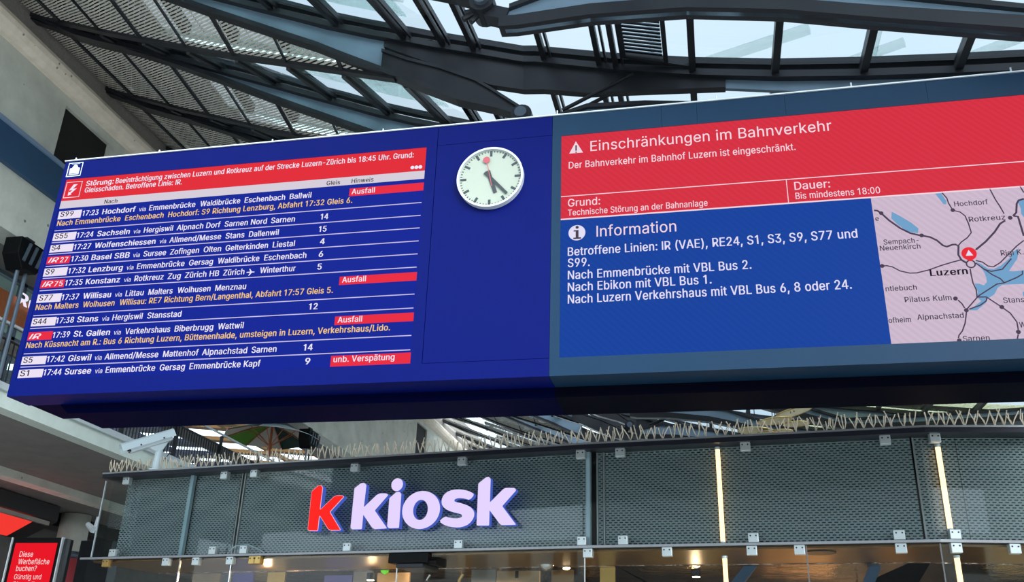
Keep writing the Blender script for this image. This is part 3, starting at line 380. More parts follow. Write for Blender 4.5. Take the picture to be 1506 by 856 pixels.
# ================================================================ ROOF (setting)
SK = 0.142; XN = -2.33; BAY = 2.36
def rib_y(n, x):
    yw = 11.82 + n * BAY
    return yw + SK * (x + 12) if x < XN else yw + SK * (XN + 12) - SK * (x - XN)
TOP = [(-12, 11.42), (-11.05, 10.97), (-10.6, 10.82), (-9.2, 10.42), (-8.13, 10.06), (-7.27, 9.78), (-6.9, 9.66), (-6.3, 9.46), (-5.8, 9.3), (-5.3, 9.13), (-4.65, 8.95), (-4.2, 8.84), (-3.7, 8.71), (-3.1, 8.58), (-2.14, 8.36), (-1.4, 8.1), (-1, 7.96), (0.05, 7.64), (1.1, 7.37), (2.1, 7.16), (3.2, 6.96), (3.8, 6.86), (5, 6.65), (7, 6.35), (8.6, 6.2)]
BOT = [(-12, 11.30), (-11.27, 11.0), (-10.44, 10.72), (-9.2, 10.27), (-8.1, 9.82), (-7.2, 9.43), (-6.34, 9.08), (-5.9, 8.9), (-5.4, 8.7), (-5.05, 8.53), (-4.35, 8.21), (-3.88, 8.0), (-3.27, 7.72), (-2.68, 7.56), (-2.33, 7.42)]
LEAF = [(-4.39, 8.67), (-2.79, 7.96), (-2.03, 7.81), (-1.38, 7.61), (-1.06, 7.56), (0.47, 7.3), (1.5, 7.02), (3, 6.68), (5, 6.32), (8.6, 5.9)]
STRUT = [(-4.39, 8.6), (-4.03, 8.44), (-3.53, 8.28), (-3.02, 8.06), (-2.79, 7.9), (-2.33, 7.55)]
LOWT = [(-2.05, 7.3), (-1.4, 7.42), (-0.6, 7.3), (0.47, 7.05), (1.2, 6.74), (2.2, 6.32), (3.07, 5.96), (4.5, 5.95), (8.6, 5.95)]
LOWB = [(-2.12, 7.01), (-1.92, 6.97), (-1.04, 6.9), (0.01, 6.72), (0.97, 6.44), (1.84, 6.11), (3.03, 5.68), (4.5, 5.62), (8.6, 5.68)]
BAND = [(-12, 11.35), (-11.08, 10.95), (-9.93, 10.42), (-8.84, 9.96), (-7.83, 9.51), (-6.9, 9.14), (-6.0, 8.8), (-5.17, 8.48), (-4.69, 8.29), (-4.2, 8.1)]
XE = -4.2
def band_y(n, x):   # from the wall foot of rib n across to rib n-1
    t = (x + 12) / (XE + 12); return (11.82 + n * BAY) * (1 - t) + rib_y(n - 1, XE) * t
def P(n, x, z, dy=0.0): return (x, rib_y(n, x) + dy, z + 1.6)
KNOTS = sorted(set([round(p[0], 3) for L in (TOP, BOT, LEAF, STRUT, LOWT, LOWB, BAND) for p in L] + [XN] + [-12 + 0.6 * k for k in range(34)]))
def xs(a, b): return [a] + [k for k in KNOTS if a + 0.03 < k < b - 0.03] + [b]
ceiling = thing('ceiling', None, None, (0, 12, 9), kind='structure')
def flange(n, prof, a, b, h, w, name, m='girder_flange', up=0.0):
    X = xs(a, b); mb = MB()
    mb.ribbon([P(n, x, interp(prof, x) + up, -w) for x in X], [P(n, x, interp(prof, x) + up, w) for x in X], (0, 0, -h))
    return mb.build(name, m, ceiling)
def web(n, top, bot, a, b, name, m, t=0.05):
    X = xs(a, b); mb = MB()
    mb.ribbon([P(n, x, interp(top, x), -t / 2) for x in X], [P(n, x, interp(bot, x), -t / 2) for x in X], (0, t, 0))
    return mb.build(name, m, ceiling)
N0, N1 = -3, 20
for n in range(N0, N1):
    w1 = web(n, TOP, BOT, -12, -4.39, 'roof_girder', 'girder_paint')
    flange(n, TOP, -12, 8.6, 0.10, 0.13, 'top_flange')
    flange(n, BOT, -12, -4.3, 0.09, 0.09, 'bottom_flange', up=0.07)
    web(n, TOP, LEAF, -4.39, 0.45, 'leaf_girder_shaded', 'dark_steel', 0.12)  # darker tone puts the leaf's lack of light into its colour
    web(n, TOP, LEAF, 0.45, 8.6, 'upper_girder', 'girder_paint', 0.06)
    web(n, STRUT, BOT, -4.39, XN, 'forked_strut', 'dark_steel', 0.16)
    flange(n, BOT, -4.4, XN, 0.08, 0.1, 'strut_flange', up=0.06)
    flange(n, STRUT, -4.4, XN, 0.05, 0.11, 'strut_flange')
    web(n, LOWT, LOWB, -2.05, 8.6, 'lower_girder', 'girder_paint', 0.06)
    flange(n, LOWB, -2.12, 8.6, 0.15, 0.1, 'lower_flange', up=0.15)
    flange(n, LOWT, -2.0, 8.6, 0.06, 0.09, 'lower_flange')
    y = rib_y(n, XN); z = 7.4 + 1.6
    MB().tube([(XN, y - 0.22, z), (XN, y + 0.22, z)], 0.085, 16).build('hinge_pin', 'pin_steel', ceiling)
    MB().tube([(XN, y - 0.16, z), (XN, y + 0.16, z)], 0.15, 16).build('hinge_hub', 'girder_flange', ceiling)
    b = MB()
    for q in ((-0.22, -0.08), (-0.24, -0.17), (-0.14, -0.22)): b.tube([(XN, y, z), (XN + q[0], y - 0.05, z + q[1])], 0.035, 8)
    b.beam((XN + 0.05, y, z - 0.1), (XN + 0.3, y, z - 0.2), 0.2, 0.16)
    b.build('hinge_lug', 'dark_steel', ceiling)
    b = MB()
    for dy in (-0.09, 0.09): b.tube([(-1.75, y + dy - 0.05, 7.40 + 1.6), (-0.75, y + dy - 0.2, 7.78 + 1.6)], 0.028, 8)
    b.build('tie_rod', 'girder_flange', ceiling)
BARS = [0.04 + 1.03 * k for k in range(-11, 9)]
def far_pt(n, x): return Vector((x, rib_y(n, x) - 0.10, interp(TOP, x) + 1.6 + 0.01))
def near_pt(n, x):
    if x <= XE: return Vector((x, band_y(n, x) + 0.06, interp(BAND, x) + 1.6 + 0.03))
    t = min(1, (x - XE) / 2.2); zz = interp(BAND, XE) * (1 - t) + (interp(TOP, x) - 0.05) * t
    return Vector((x, rib_y(n - 1, x) + 0.12, zz + 1.6))
def bar_mb(mb, a, b):
    d = (b - a).normalized(); s = Vector((1, 0, 0))
    mb.beam(a, b, 0.07 if a.x < -0.5 else 0.09, 0.13)
    if a.x < -0.5: mb.beam(a + s * 0.095, b + s * 0.095, 0.03, 0.09)
    return mb
for n in range(N0 + 1, N1):
    near = n <= 4
    # lower edge band of the perforated field
    X = [x for x in xs(-12, XE)]
    MB().ribbon([(x, band_y(n, x) - 0.05, interp(BAND, x) + 1.6) for x in X], [(x, band_y(n, x) + 0.06, interp(BAND, x) + 1.6) for x in X], (0, 0, 0.14)).build('edge_band', 'girder_flange', ceiling)
    cuts = [-12] + [x for x in BARS if -12 < x < XE - 0.3] + [XE]
    for a, b in zip(cuts, cuts[1:]):
        pa = []; pb = []
        for x in (a + 0.02, (a + b) / 2, b - 0.02):
            pa.append((x, rib_y(n - 1, x) + 0.04, interp(BOT, x) + 1.6 + 0.04)); pb.append((x, band_y(n, x) - 0.04, interp(BAND, x) + 1.6 + 0.06))
        mb = MB(); i = 0
        for k in range(2): mb.poly([pa[k], pa[k + 1], pb[k + 1], pb[k]])
        mb.build('perforated_panel', 'roof_perforated', ceiling, uvs=lambda v: ((v.x - 0.6 * v.y) / 1.166, (v.y + 0.6 * v.x) / 1.166))
        if n <= 8 and b < XE:
            MB().beam(Vector(pa[2]) + Vector((0.02, 0, -0.03)), Vector(pb[2]) + Vector((0.02, 0, -0.03)), 0.055 if cuts.index(b) % 2 else 0.022, 0.05).build('panel_seam', 'dark_steel', ceiling)
            up = Vector((0, 0, 0.30))
            MB().beam(Vector(pa[2]) + up, Vector(pb[2]) + up, 0.12, 0.2).build('purlin', 'dark_steel', ceiling)
        if near or n < 12:
            w = 1.02
            c = [Vector(pa[0]), Vector(pa[0]) + (Vector(pa[2]) - Vector(pa[0])) * w, Vector(pb[0]) + (Vector(pb[2]) - Vector(pb[0])) * w, Vector(pb[0])]
            c[2] = c[2] + Vector((0, 0.62, 0)); c[3] = c[3] + Vector((0, 0.62, 0))
            MB().prism([q + Vector((0, 0, 0.55)) for q in c], (0, 0, 0.05)).build('sky_dimming_deck', 'concrete_dark' if a < -10.2 else 'sky_dimming_glass', ceiling)  # unseen deck added to tone down the sky behind the perforations
    # glazing
    gx = [x for x in BARS if -11.9 < x < 8.6]
    if near:
        for x in gx + [-3.5, -1.22]:
            if (far_pt(n, x) - near_pt(n, x)).length > 0.25: bar_mb(MB(), near_pt(n, x), far_pt(n, x)).build('glazing_bar', 'dark_steel', ceiling)
        for a, b in zip(gx, gx[1:]):
            MB().ribbon([near_pt(n, a), near_pt(n, b)], [far_pt(n, a), far_pt(n, b)], (0, 0, 0.03)).build('glass_pane', 'roof_glass', ceiling)
    else:
        mb = MB()
        for x in gx:
            if (far_pt(n, x) - near_pt(n, x)).length > 0.25: bar_mb(mb, near_pt(n, x), far_pt(n, x))
        mb.build('glazing_bars', 'dark_steel', ceiling, kind='stuff')
        X = xs(-11.9, 8.5)
        MB().ribbon([near_pt(n, x) for x in X], [far_pt(n, x) for x in X], (0, 0, 0.03)).build('glazing', 'roof_glass', ceiling)
    # frame rail along the upper edge of the glass
    X = xs(-9.5, 8.5)
    MB().ribbon([far_pt(n, x) + Vector((0, -0.06, 0.05)) for x in X], [far_pt(n, x) + Vector((0, 0.06, 0.05)) for x in X], (0, 0, 0.1)).build('glazing_rail', 'girder_flange', ceiling)
    # pale triangular fins and a second greenish skin outside, over the left part
    if n <= 5:
        for x0, x1 in zip(gx, gx[1:]):
            if x1 > -4.0 or x0 < -10.4: continue
            U = Vector((0, 0, 0.35)); a, b, c, d = near_pt(n, x0) + U, near_pt(n, x1) + U, far_pt(n, x1) + U, far_pt(n, x0) + U
            MB().prism([a, b, c, d], (0, 0, 0.03)).build('outer_pane', 'green_glass', ceiling)
            U = Vector((0, 0, 0.25)); m = (a + b) / 2
            MB().prism([a + U + (b - a) * 0.30, a + U + (b - a) * 0.52, c + U + (d - c) * 0.06, c + U + (d - c) * 0.62], (0, 0, 0.06)).build('roof_fin', 'washed_out_fin', ceiling)
            MB().beam(a + U + (b - a) * 0.82, d + U + (c - d) * 0.22, 0.05, 0.04).build('roof_brace', 'concrete_pale', ceiling)
    if 3 <= n <= 10:
        for x0, x1 in zip(gx, gx[1:]):
            if x0 < 2.0: continue
            U = Vector((0, 0, 0.4)); MB().prism([near_pt(n, x0) + U, near_pt(n, x1) + U, far_pt(n, x1) + U, far_pt(n, x0) + U], (0, 0, 0.03)).build('outer_pane', 'yellow_backdrop_tint', ceiling)  # added panes; yellow tint stands in for the lit background beyond
# outer braces seen through the glass above the board
for p, q, w in (((1020, 98), (1190, 42), 0.16), ((1200, 108), (1330, 62), 0.12), ((1362, 108), (1520, 48), 0.13), ((1272, 112), (1290, 30), 0.2), ((965, 100), (958, 20), 0.22)):
    a = on_z(p[0], p[1], 9.9 + 1.6); b = on_z(q[0], q[1], 9.9 + 1.6)
    MB().beam(a, b, w, 0.12).build('outer_brace', 'washed_out_fin', ceiling)  # see-through so the solid brace looks faint against the overexposed sky
# louvred ventilator set into the bay over the board
mb = MB()
la, lb = near_pt(-1, -0.86), far_pt(-1, -0.86)
rt = thing('roof_vent', 'louvred roof ventilator with fine blue-grey slats set in the glass roof above the board', 'vent', (la + lb) / 2)
ax = (lb - la)
for k in range(22):
    a = la + ax * (0.12 + 0.76 * k / 21) + Vector((0, 0, 0.05)); MB().beam(a, a + Vector((0.52, 0, -0.14)), 0.045, 0.015).build('slat', 'pin_steel', rt)
fr = MB()
for t in (0.08, 0.92):
    a = la + ax * t + Vector((0, 0, 0.04)); fr.beam(a, a + Vector((0.9, 0, -0.28)), 0.05, 0.08)
for dx in (0.0, 0.56):
    fr.beam(la + ax * 0.08 + Vector((dx, 0, 0.03 - dx * 0.3)), la + ax * 0.92 + Vector((dx, 0, 0.03 - dx * 0.3)), 0.06, 0.08)
fr.build('vent_frame', 'dark_steel', rt)

# ================================================================ WALLS, FLOORS (setting)
def struct(mb, name, m, parent=None, **k): return mb.build(name, m, parent, kind=None if parent else 'structure', **k)
struct(MB().box((-60, -70, -0.3), (60, 66, 0.0)), 'floor', 'floor_stone')
wl = thing('wall_left', None, None, (-12.3, 20, 1.6), kind='structure')
OP = [(13.13, 14.57), (21.2, 22.65), (29.4, 30.85), (36.35, 37.8)]
y0, y1 = -1.0, 62.0; zb, zo0, zo1, zt = 7.25 + 1.6, 8.93 + 1.6, 10.3 + 1.6, 10.6 + 1.6
cuts = [y0, 7.6, 16.6, 25.2, 35.2, 45, 54, y1]
def clip(a, b, segs):
    r = [(a, b)]
    for s in segs:
        n_ = []
        for (p, q) in r:
            if s[1] <= p or s[0] >= q: n_.append((p, q)); continue
            if p < s[0]: n_.append((p, s[0]))
            if s[1] < q: n_.append((s[1], q))
        r = n_
    return r
for a, b in zip(cuts, cuts[1:]):
    mb = MB(); g = 0.012
    mb.box((-12.5, a + g, zb), (-12, b - g, zo0)); mb.box((-12.5, a + g, zo1), (-12, b - g, zt))
    for p, q in clip(a + g, b - g, OP): mb.box((-12.5, p, zo0), (-12, q, zo1))
    mb.build('concrete_panel', 'concrete', wl)
for a, b in OP: MB().box((-12.48, a + 0.01, zo0 + 0.01), (-12.07, b - 0.01, zo1 - 0.01)).build('recess_shade_block', 'opening_shade', wl)  # black block fills each opening, painting in its deep shade
mb = MB(); q = [(-12.0, 10.50), (-11.9, 10.51), (-11.8, 10.56), (-11.74, 10.65), (-11.72, 10.75), (-11.76, 10.85), (-11.84, 10.9), (-12.0, 10.92), (-12.5, 10.92), (-12.5, 10.50)]
mb.prism([(x, y0, z + 1.6) for x, z in q], (0, y1 - y0, 0)).build('rounded_ledge', 'ledge_concrete', wl)
MB().box((-12.5, y0, 10.92 + 1.6), (-12.02, y1, 12.3 + 1.6)).build('ledge_band', 'concrete_rough', wl)
MB().box((-12.0, y0, 8.32 + 1.6), (-11.9, 19, 8.98 + 1.6)).build('blue_fascia_band', 'blue_fascia', wl)
MB().box((-12.0, y0, 8.98 + 1.6), (-11.86, 19, 9.06 + 1.6)).build('pale_trim', 'pale_blue_trim', wl)
# upper gallery room behind the wall
MB().box((-21.4, y0, 0), (-21, y1, 4.28 + 1.6)).build('lower_back_wall', 'concrete_dark', wl)
MB().box((-21.4, y0, 4.66 + 1.6), (-21, y1, 5.3 + 1.6)).build('parapet', 'concrete_pale', wl)
for y in range(0, 62, 3): MB().box((-21.35, y, 5.3 + 1.6), (-21.1, y + 0.18, 7.25 + 1.6)).build('mullion', 'dark_steel', wl)
slab = thing('gallery_floor', None, None, (-12.3, 20, 5.9), kind='structure')
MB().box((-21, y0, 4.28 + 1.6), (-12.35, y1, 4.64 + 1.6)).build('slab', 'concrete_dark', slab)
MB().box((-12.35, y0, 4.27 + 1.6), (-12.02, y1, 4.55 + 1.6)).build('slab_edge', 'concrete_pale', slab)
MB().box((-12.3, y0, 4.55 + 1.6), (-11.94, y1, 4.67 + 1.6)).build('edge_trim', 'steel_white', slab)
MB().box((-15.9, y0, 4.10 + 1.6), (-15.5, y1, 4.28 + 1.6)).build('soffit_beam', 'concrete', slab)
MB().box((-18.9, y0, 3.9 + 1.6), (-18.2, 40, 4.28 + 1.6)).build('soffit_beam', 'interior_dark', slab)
gc = thing('gallery_ceiling', None, None, (-16, 20, 8.9), kind='structure')
zc = 7.27 + 1.6
MB().box((-13.35, y0, zc), (-12.5, y1, zc + 0.12)).build('soffit_strip', 'concrete_dark', gc)
rnd = random.Random(3)
ys_ = [y0 + 1.75 * k for k in range(37)]
for k, (x0, x1) in enumerate(((-14.75, -13.35), (-16.3, -14.75), (-18.2, -16.3), (-21, -18.2))):
    for j, (a, b) in enumerate(zip(ys_, ys_[1:])):
        if a < 17 and k < 3: MB().box((x0, a, zc), (x1, b, zc + 0.12)).build('ceiling_panel', 'concrete_pale', gc); continue
        sk = 0.35 * (b - a); f = 0.22 if k < 2 else (0.42 if k == 2 else 0.6)
        m = 'brown_ceiling' if k < 2 else 'hull_navy'
        mb = MB(); mb.hexa([(x0, a, zc), (x0, a + (b - a) * f, zc), (x1 - 0.14, a + (b - a) * f + sk, zc), (x1 - 0.14, a + sk, zc), (x0, a, zc + 0.12), (x0, a + (b - a) * f, zc + 0.12), (x1 - 0.14, a + (b - a) * f + sk, zc + 0.12), (x1 - 0.14, a + sk, zc + 0.12)])
        mb.box((x1 - 0.14, a, zc), (x1, b, zc + 0.12)); mb.build('ceiling_panel', m, gc)
tb = thing('reflection_building', 'plain grey building added unseen behind the viewer for reflections in the kiosk glass', 'building', (0, -62, 0))  # unseen building added to darken what the kiosk glass reflects
MB().box((-60, -66, 0), (60, -60, 15)).build('facade', 'concrete', tb)
for k in range(24):
    for j in range(4): MB().box((-58 + 4.9 * k, -60, 1.2 + 3.5 * j), (-55.5 + 4.9 * k, -59.95, 3.4 + 3.5 * j)).build('window', 'camera_dark', tb)
# unseen bridge added behind the viewer to keep bright sky out of fascia reflections
wb_ = thing('added_wall_back', None, None, (0, -16, 0), kind='structure')
MB().box((-12.5, -16.6, 3.4), (9, -16, 10.6)).build('added_bridge_front', 'concrete_dark', wb_)
for x in (-12, -7, -2, 3, 8): MB().box((x, -16.5, 0), (x + 0.5, -16.1, 3.4)).build('pier', 'concrete_dark', wb_)
# far wall and right wall
wf = thing('wall_far', None, None, (0, 62, 0), kind='structure')
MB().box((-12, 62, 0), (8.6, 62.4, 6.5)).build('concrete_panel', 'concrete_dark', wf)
for k in range(11): MB().box((-12 + 2 * k, 61.9, 6.5), (-11.85 + 2 * k, 62.1, 14)).build('mullion', 'dark_steel', wf)
wr = thing('wall_right', None, None, (8.6, 20, 0), kind='structure')
MB().box((8.6, y0, 3.4), (9.0, y1, 6.6)).build('concrete_panel', 'concrete', wr)
for y in range(0, 62, 5): MB().box((8.6, y, 0), (9.0, y + 0.6, 3.4)).build('pier', 'concrete', wr)
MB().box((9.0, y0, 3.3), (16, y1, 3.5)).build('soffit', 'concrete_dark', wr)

# ================================================================ balustrade of the gallery
rail = thing('balustrade', 'dark steel balustrade with thin vertical bars along the edge of the left gallery', 'railing', (-12.1, 16, 6.27))
for k in range(290):
    y = 2.0 + 0.115 * k
    MB().beam((-12.12, y, 4.67 + 1.6), (-12.12, y, 5.46 + 1.6), 0.018, 0.022, up=Vector((0, 1, 0))).build('baluster', 'dark_steel', rail)
for y in [2.6 + 2.05 * k for k in range(17)]:
    MB().beam((-12.1, y, 4.6 + 1.6), (-12.1, y, 5.72 + 1.6), 0.07, 0.05, up=Vector((0, 1, 0))).build('post', 'dark_steel', rail)
MB().beam((-12.12, 1.9, 5.47 + 1.6), (-12.12, 36, 5.47 + 1.6), 0.04, 0.03).build('top_rail', 'dark_steel', rail)
MB().beam((-12.12, 1.9, 4.72 + 1.6), (-12.12, 36, 4.72 + 1.6), 0.04, 0.03).build('bottom_rail', 'dark_steel', rail)
MB().tube([(-12.06, 1.9, 5.74 + 1.6), (-12.06, 36, 5.74 + 1.6)], 0.03, 8).build('handrail', 'steel_white', rail)
MB().box((-12.3, 1.9, 5.3 + 1.6), (-12.24, 36, 5.56 + 1.6)).build('ledge_panel', 'interior_grey', rail)
# inner glazed front of the upper floor, near end
win = thing('window_1', None, None, (-13.4, 9, 6.3), kind='structure')
for z in (4.66, 6.05, 6.55, 7.2): MB().box((-13.46, y0, z + 1.6), (-13.34, 16.6, z + 1.68)).build('window_frame', 'pin_steel', win)
for k in range(10): MB().box((-13.46, -0.5 + 1.9 * k, 4.7 + 1.6), (-13.34, -0.38 + 1.9 * k, 7.25 + 1.6)).build('window_frame', 'pin_steel', win)
for k in range(9):
    for za, zb_ in ((4.76, 6.05), (6.14, 6.55), (6.64, 7.2)):
        MB().box((-13.41, -0.38 + 1.9 * k, za + 1.6), (-13.39, 1.4 + 1.9 * k, zb_ + 1.6)).build('pane', 'green_glass', win)
MB().box((-13.36, 13.2, 6.3 + 1.6), (-13.3, 17.0, 6.9 + 1.6)).build('brown_fascia', 'wood', win)
# ================================================================ TEXT
CAPS = {}
def text_mesh(txt, name, x, z, w, cap, m, parent, Y, bold=0.0, frame=None, depth=0.0, shear=0.0):
    """flat lettering on the board plane (or on another frame), cap height cap, fitted to width w"""
    k_ = 0.73 / CAP_H; bmx = bmesh.new()
    for layer in range(3):          # overlapping strokes of one letter go to separate layers
        cu = bpy.data.curves.new(name, 'CURVE'); cu.dimensions = '2D'; cu.fill_mode = 'BOTH'; pen = 0.0
        if depth: cu.extrude = depth
        for ch in txt:
            if ch == ' ': pen += SPACE_ADV * k_ * 1.15; continue
            adv, outl = GLYPHS[ch]
            if layer < len(outl):
                for o_ in outl[layer].split('|'):
                    q = [int(n_) for n_ in o_.split(',')]; m_ = len(q) // 2
                    s_ = cu.splines.new('POLY'); s_.points.add(m_ - 1); s_.use_cyclic_u = True
                    for i_ in range(m_):
                        yy = q[2 * i_ + 1] * k_; s_.points[i_].co = (pen + q[2 * i_] * k_ + yy * shear, yy, 0, 1)
            pen += adv * k_ + bold * 1.2
        if len(cu.splines):
            tmp = bpy.data.objects.new('tmp', cu); COL.objects.link(tmp)
            dg = bpy.context.evaluated_depsgraph_get(); me_ = bpy.data.meshes.new_from_object(tmp.evaluated_get(dg)); last = 0.0
            for sh_ in ((-bold, 0.0, bold) if bold > 0.012 else ((0.0, bold) if bold > 0 else (0.0,))):   # heavier weight: struck again a hair to the side
                me_.transform(Matrix.Translation((sh_ - last, 0, 0))); last = sh_; bmx.from_mesh(me_)
            bpy.data.meshes.remove(me_); bpy.data.objects.remove(tmp)
        bpy.data.curves.remove(cu)
        if all(ch == ' ' or len(GLYPHS[ch][1]) <= layer + 1 for ch in txt): break
    me = bpy.data.meshes.new(name); bmx.to_mesh(me); bmx.free()
    vx = [v.co.x for v in me.vertices]; x0, x1 = min(vx), max(vx)
    sx = w / (x1 - x0) if w else cap / 0.73; sy = cap / 0.73
    O, ax, az, nr = frame if frame else (Vector((0, Y, 1.6)), Vector((1, 0, 0)), Vector((0, 0, 1)), Vector((0, -1, 0)))
    o0 = parent_loc(parent)
    for v in me.vertices:
        c = v.co.copy(); v.co = O + ax * (x + (c.x - x0) * sx) + az * (z + c.y * sy) + nr * c.z - o0
    me.materials.clear(); me.materials.append(MATS[m]); me.name = name
    ob = bpy.data.objects.new(name, me); COL.objects.link(ob); ob.parent = parent; ob['kind'] = 'stuff'
    return ob
def flat(pts, name, m, parent, Y, t=0.002):
    """thin plate of outline pts (x, z) lying on the board plane Y"""
    return MB().prism([(x, Y, z + 1.6) for x, z in pts], (0, t, 0)).build(name, m, parent)
def rect(x0, x1, z0, z1): return [(x0, z0), (x1, z0), (x1, z1), (x0, z1)]
def circ(cx, cz, r, n=28, rz=None): return [(cx + r * math.cos(2 * math.pi * k / n), cz + (rz or r) * math.sin(2 * math.pi * k / n)) for k in range(n)]
def line_flat(pts, w, name, m, parent, Y):
    mb = MB(); P_ = [Vector((x, 0, z)) for x, z in pts]; L = []; R = []
    for k, p in enumerate(P_):
        d = (P_[min(k + 1, len(P_) - 1)] - P_[max(k - 1, 0)]).normalized(); s = Vector((-d.z, 0, d.x)) * w / 2
        L.append((p.x + s.x, Y, p.z + s.z + 1.6)); R.append((p.x - s.x, Y, p.z - s.z + 1.6))
    return mb.ribbon(L, R, (0, 0.001, 0)).build(name, m, parent)

# ================================================================ DEPARTURE BOARD (blue half, with clock bay)
ZB, ZT = 2.655, 5.475
db = thing('departure_board', 'long blue hanging departure board listing trains in white and orange', 'display board', (-4.26, 8.2, ZB + 1.6))
XL, XM, XR = -7.12, -1.41, 4.4
def panel(x0, x1, z0, z1, name, m, parent, ya=8.0, yb=8.34): return MB().box((x0, ya, z0 + 1.6), (x1, yb, z1 + 1.6)).build(name, m, parent)
SX0, SX1, SZ0, SZ1 = -7.062, -2.754, 2.827, 5.235
# casing: panels round the screen
panel(XL, SX1 + 0.115, SZ1, ZT, 'top_panel', 'board_blue', db)
panel(SX1 + 0.121, XM - 0.003, 5.245, ZT, 'top_panel', 'board_blue', db)
panel(XL, XM - 0.003, ZB, SZ0, 'bottom_panel', 'board_blue', db)
panel(XL, SX0, SZ0, SZ1, 'side_panel', 'board_blue', db)
panel(SX1, SX1 + 0.115, SZ0, SZ1, 'side_panel', 'board_blue', db)
panel(SX1 + 0.121, XM - 0.003, SZ0 + 0.004, 5.241, 'clock_panel', 'board_blue', db)
panel(SX1 + 0.05, XM - 0.02, ZB + 0.02, ZT - 0.02, 'back_panel', 'board_underside', db, 8.02, 8.33)
panel(XL + 0.01, XM, ZB + 0.01, ZT - 0.01, 'rear_cover', 'board_underside', db, 8.34, 8.9)
MB().hexa([(XL + 0.5, 8.34, ZB + 1.6 - 0.10), (XM, 8.34, ZB + 1.6 - 0.10), (XM, 8.95, ZB + 1.6 - 0.10), (XL + 0.5, 8.95, ZB + 1.6 - 0.10),
           (XL + 0.36, 8.34, ZB + 1.6 + 0.02), (XM, 8.34, ZB + 1.6 + 0.02), (XM, 8.95, ZB + 1.6 + 0.02), (XL + 0.36, 8.95, ZB + 1.6 + 0.02)]).build('lower_box', 'board_underside', db)
MB().box((XL - 0.005, 7.985, ZT + 1.6), (XM, 8.3, ZT + 1.612)).build('top_edge', 'steel_white', db)
for x in (-7.08, -6.0, -4.6, -3.3): MB().tube([(x, 8.1, ZT + 1.6), (x, 8.1, ZT + 1.71)], 0.008, 6).build('lifting_eye', 'steel_white', db)
scr = panel(SX0, SX1, SZ0, SZ1, 'screen', 'screen_blue', db, 8.008, 8.02)
YS = 8.004
flat(rect(SX0 + 0.006, SX1, 4.957, SZ1), 'alert_band', 'screen_red', scr, YS)
flat(rect(SX0 + 0.006, SX1, 4.878 - 0.02, 4.955), 'header_band', 'screen_header', scr, YS)
YT = 8.0005
for z in SEPS: flat(rect(SX0 + 0.02, SX1 - 0.01, z - 0.0045, z + 0.0045), 'separator', 'screen_line', scr, YT + 0.001)
for k, x0, x1, z0, z1 in BOXES: flat(rect(x0, x1, z0, z1), 'line_badge' if x0 < -6 else 'remark_badge', 'screen_badge' if k == 'w' else 'screen_badge_red', scr, 8.003)
ST = {'wb': (0.066, 'screen_white', 0.036), 'w': (0.066, 'screen_white', 0.026), 'h': (0.052, 'screen_black', 0.02), 'v': (0.062, 'screen_white', 0.01), 'o': (0.066, 'screen_orange', 0.026), 'a': (0.062, 'screen_white', 0.02), 's': (0.064, 'screen_black', 0.022), 'r': (0.062, 'screen_white', 0.022), 'i': (0.06, 'screen_white', 0.02)}
for t, x, z, w, k in TEXTS_LEFT:
    cap, m, b = ST[k]
    text_mesh(t, 'row_text', x, z, w, cap * (0.84 if t == 'via' else 1), m, scr, YT, b, shear=0.3 if k == 'i' else 0.0)
for x, z in DOTS: flat(circ(x, z, 0.021, 14), 'alert_dot', 'screen_white', scr, YT)
bx = BOLTBOX; xa = min(p[0] for p in bx); xb = max(p[0] for p in bx); za = (bx[2][1] + bx[3][1]) / 2; zb2 = (bx[0][1] + bx[1][1]) / 2
line_flat([(xa, za), (xb, za), (xb, zb2), (xa, zb2), (xa, za - 0.003)], 0.008, 'alert_frame', 'screen_white', scr, YT)
flat(BOLT, 'alert_bolt', 'screen_white', scr, YT)
# little aeroplane
px_, pz_ = PLANE; s = 0.045
AP = [(-1, .1), (-.75, .1), (-.55, .02 + .1), (-.1, .12), (-.45, .85), (-.22, .85), (.3, .12), (.85, .1), (1, 0)]
AP = AP + [(x, -z) for x, z in AP[::-1][1:]]
flat([(px_ + x * s, pz_ + z * s) for x, z in AP], 'airport_symbol', 'screen_white', scr, YT)
# station pictogram on the casing
ic = ICON; xa = (ic[0][0] + ic[3][0]) / 2; xb = (ic[1][0] + ic[2][0]) / 2; za = (ic[2][1] + ic[3][1]) / 2; zb2 = (ic[0][1] + ic[1][1]) / 2
YI = 7.997
line_flat([(xa, za), (xb, za), (xb, zb2), (xa, zb2), (xa, za - 0.003)], 0.012, 'pictogram_frame', 'steel_white', db, YI)
w_ = xb - xa; h_ = zb2 - za
flat([(xa + w_ * a, za + h_ * b) for a, b in ((.14, .2), (.86, .2), (.86, .6), (.72, .62), (.62, .82), (.5, .88), (.38, .82), (.28, .62), (.14, .6))], 'pictogram_building', 'steel_white', db, YI)
flat(rect(xa + w_ * .14, xb - w_ * .14, za + h_ * .11, za + h_ * .155), 'pictogram_building', 'steel_white', db, YI)
flat(rect(xa + w_ * .2, xb - w_ * .2, za + h_ * .91, za + h_ * .935), 'pictogram_building', 'steel_white', db, YI)

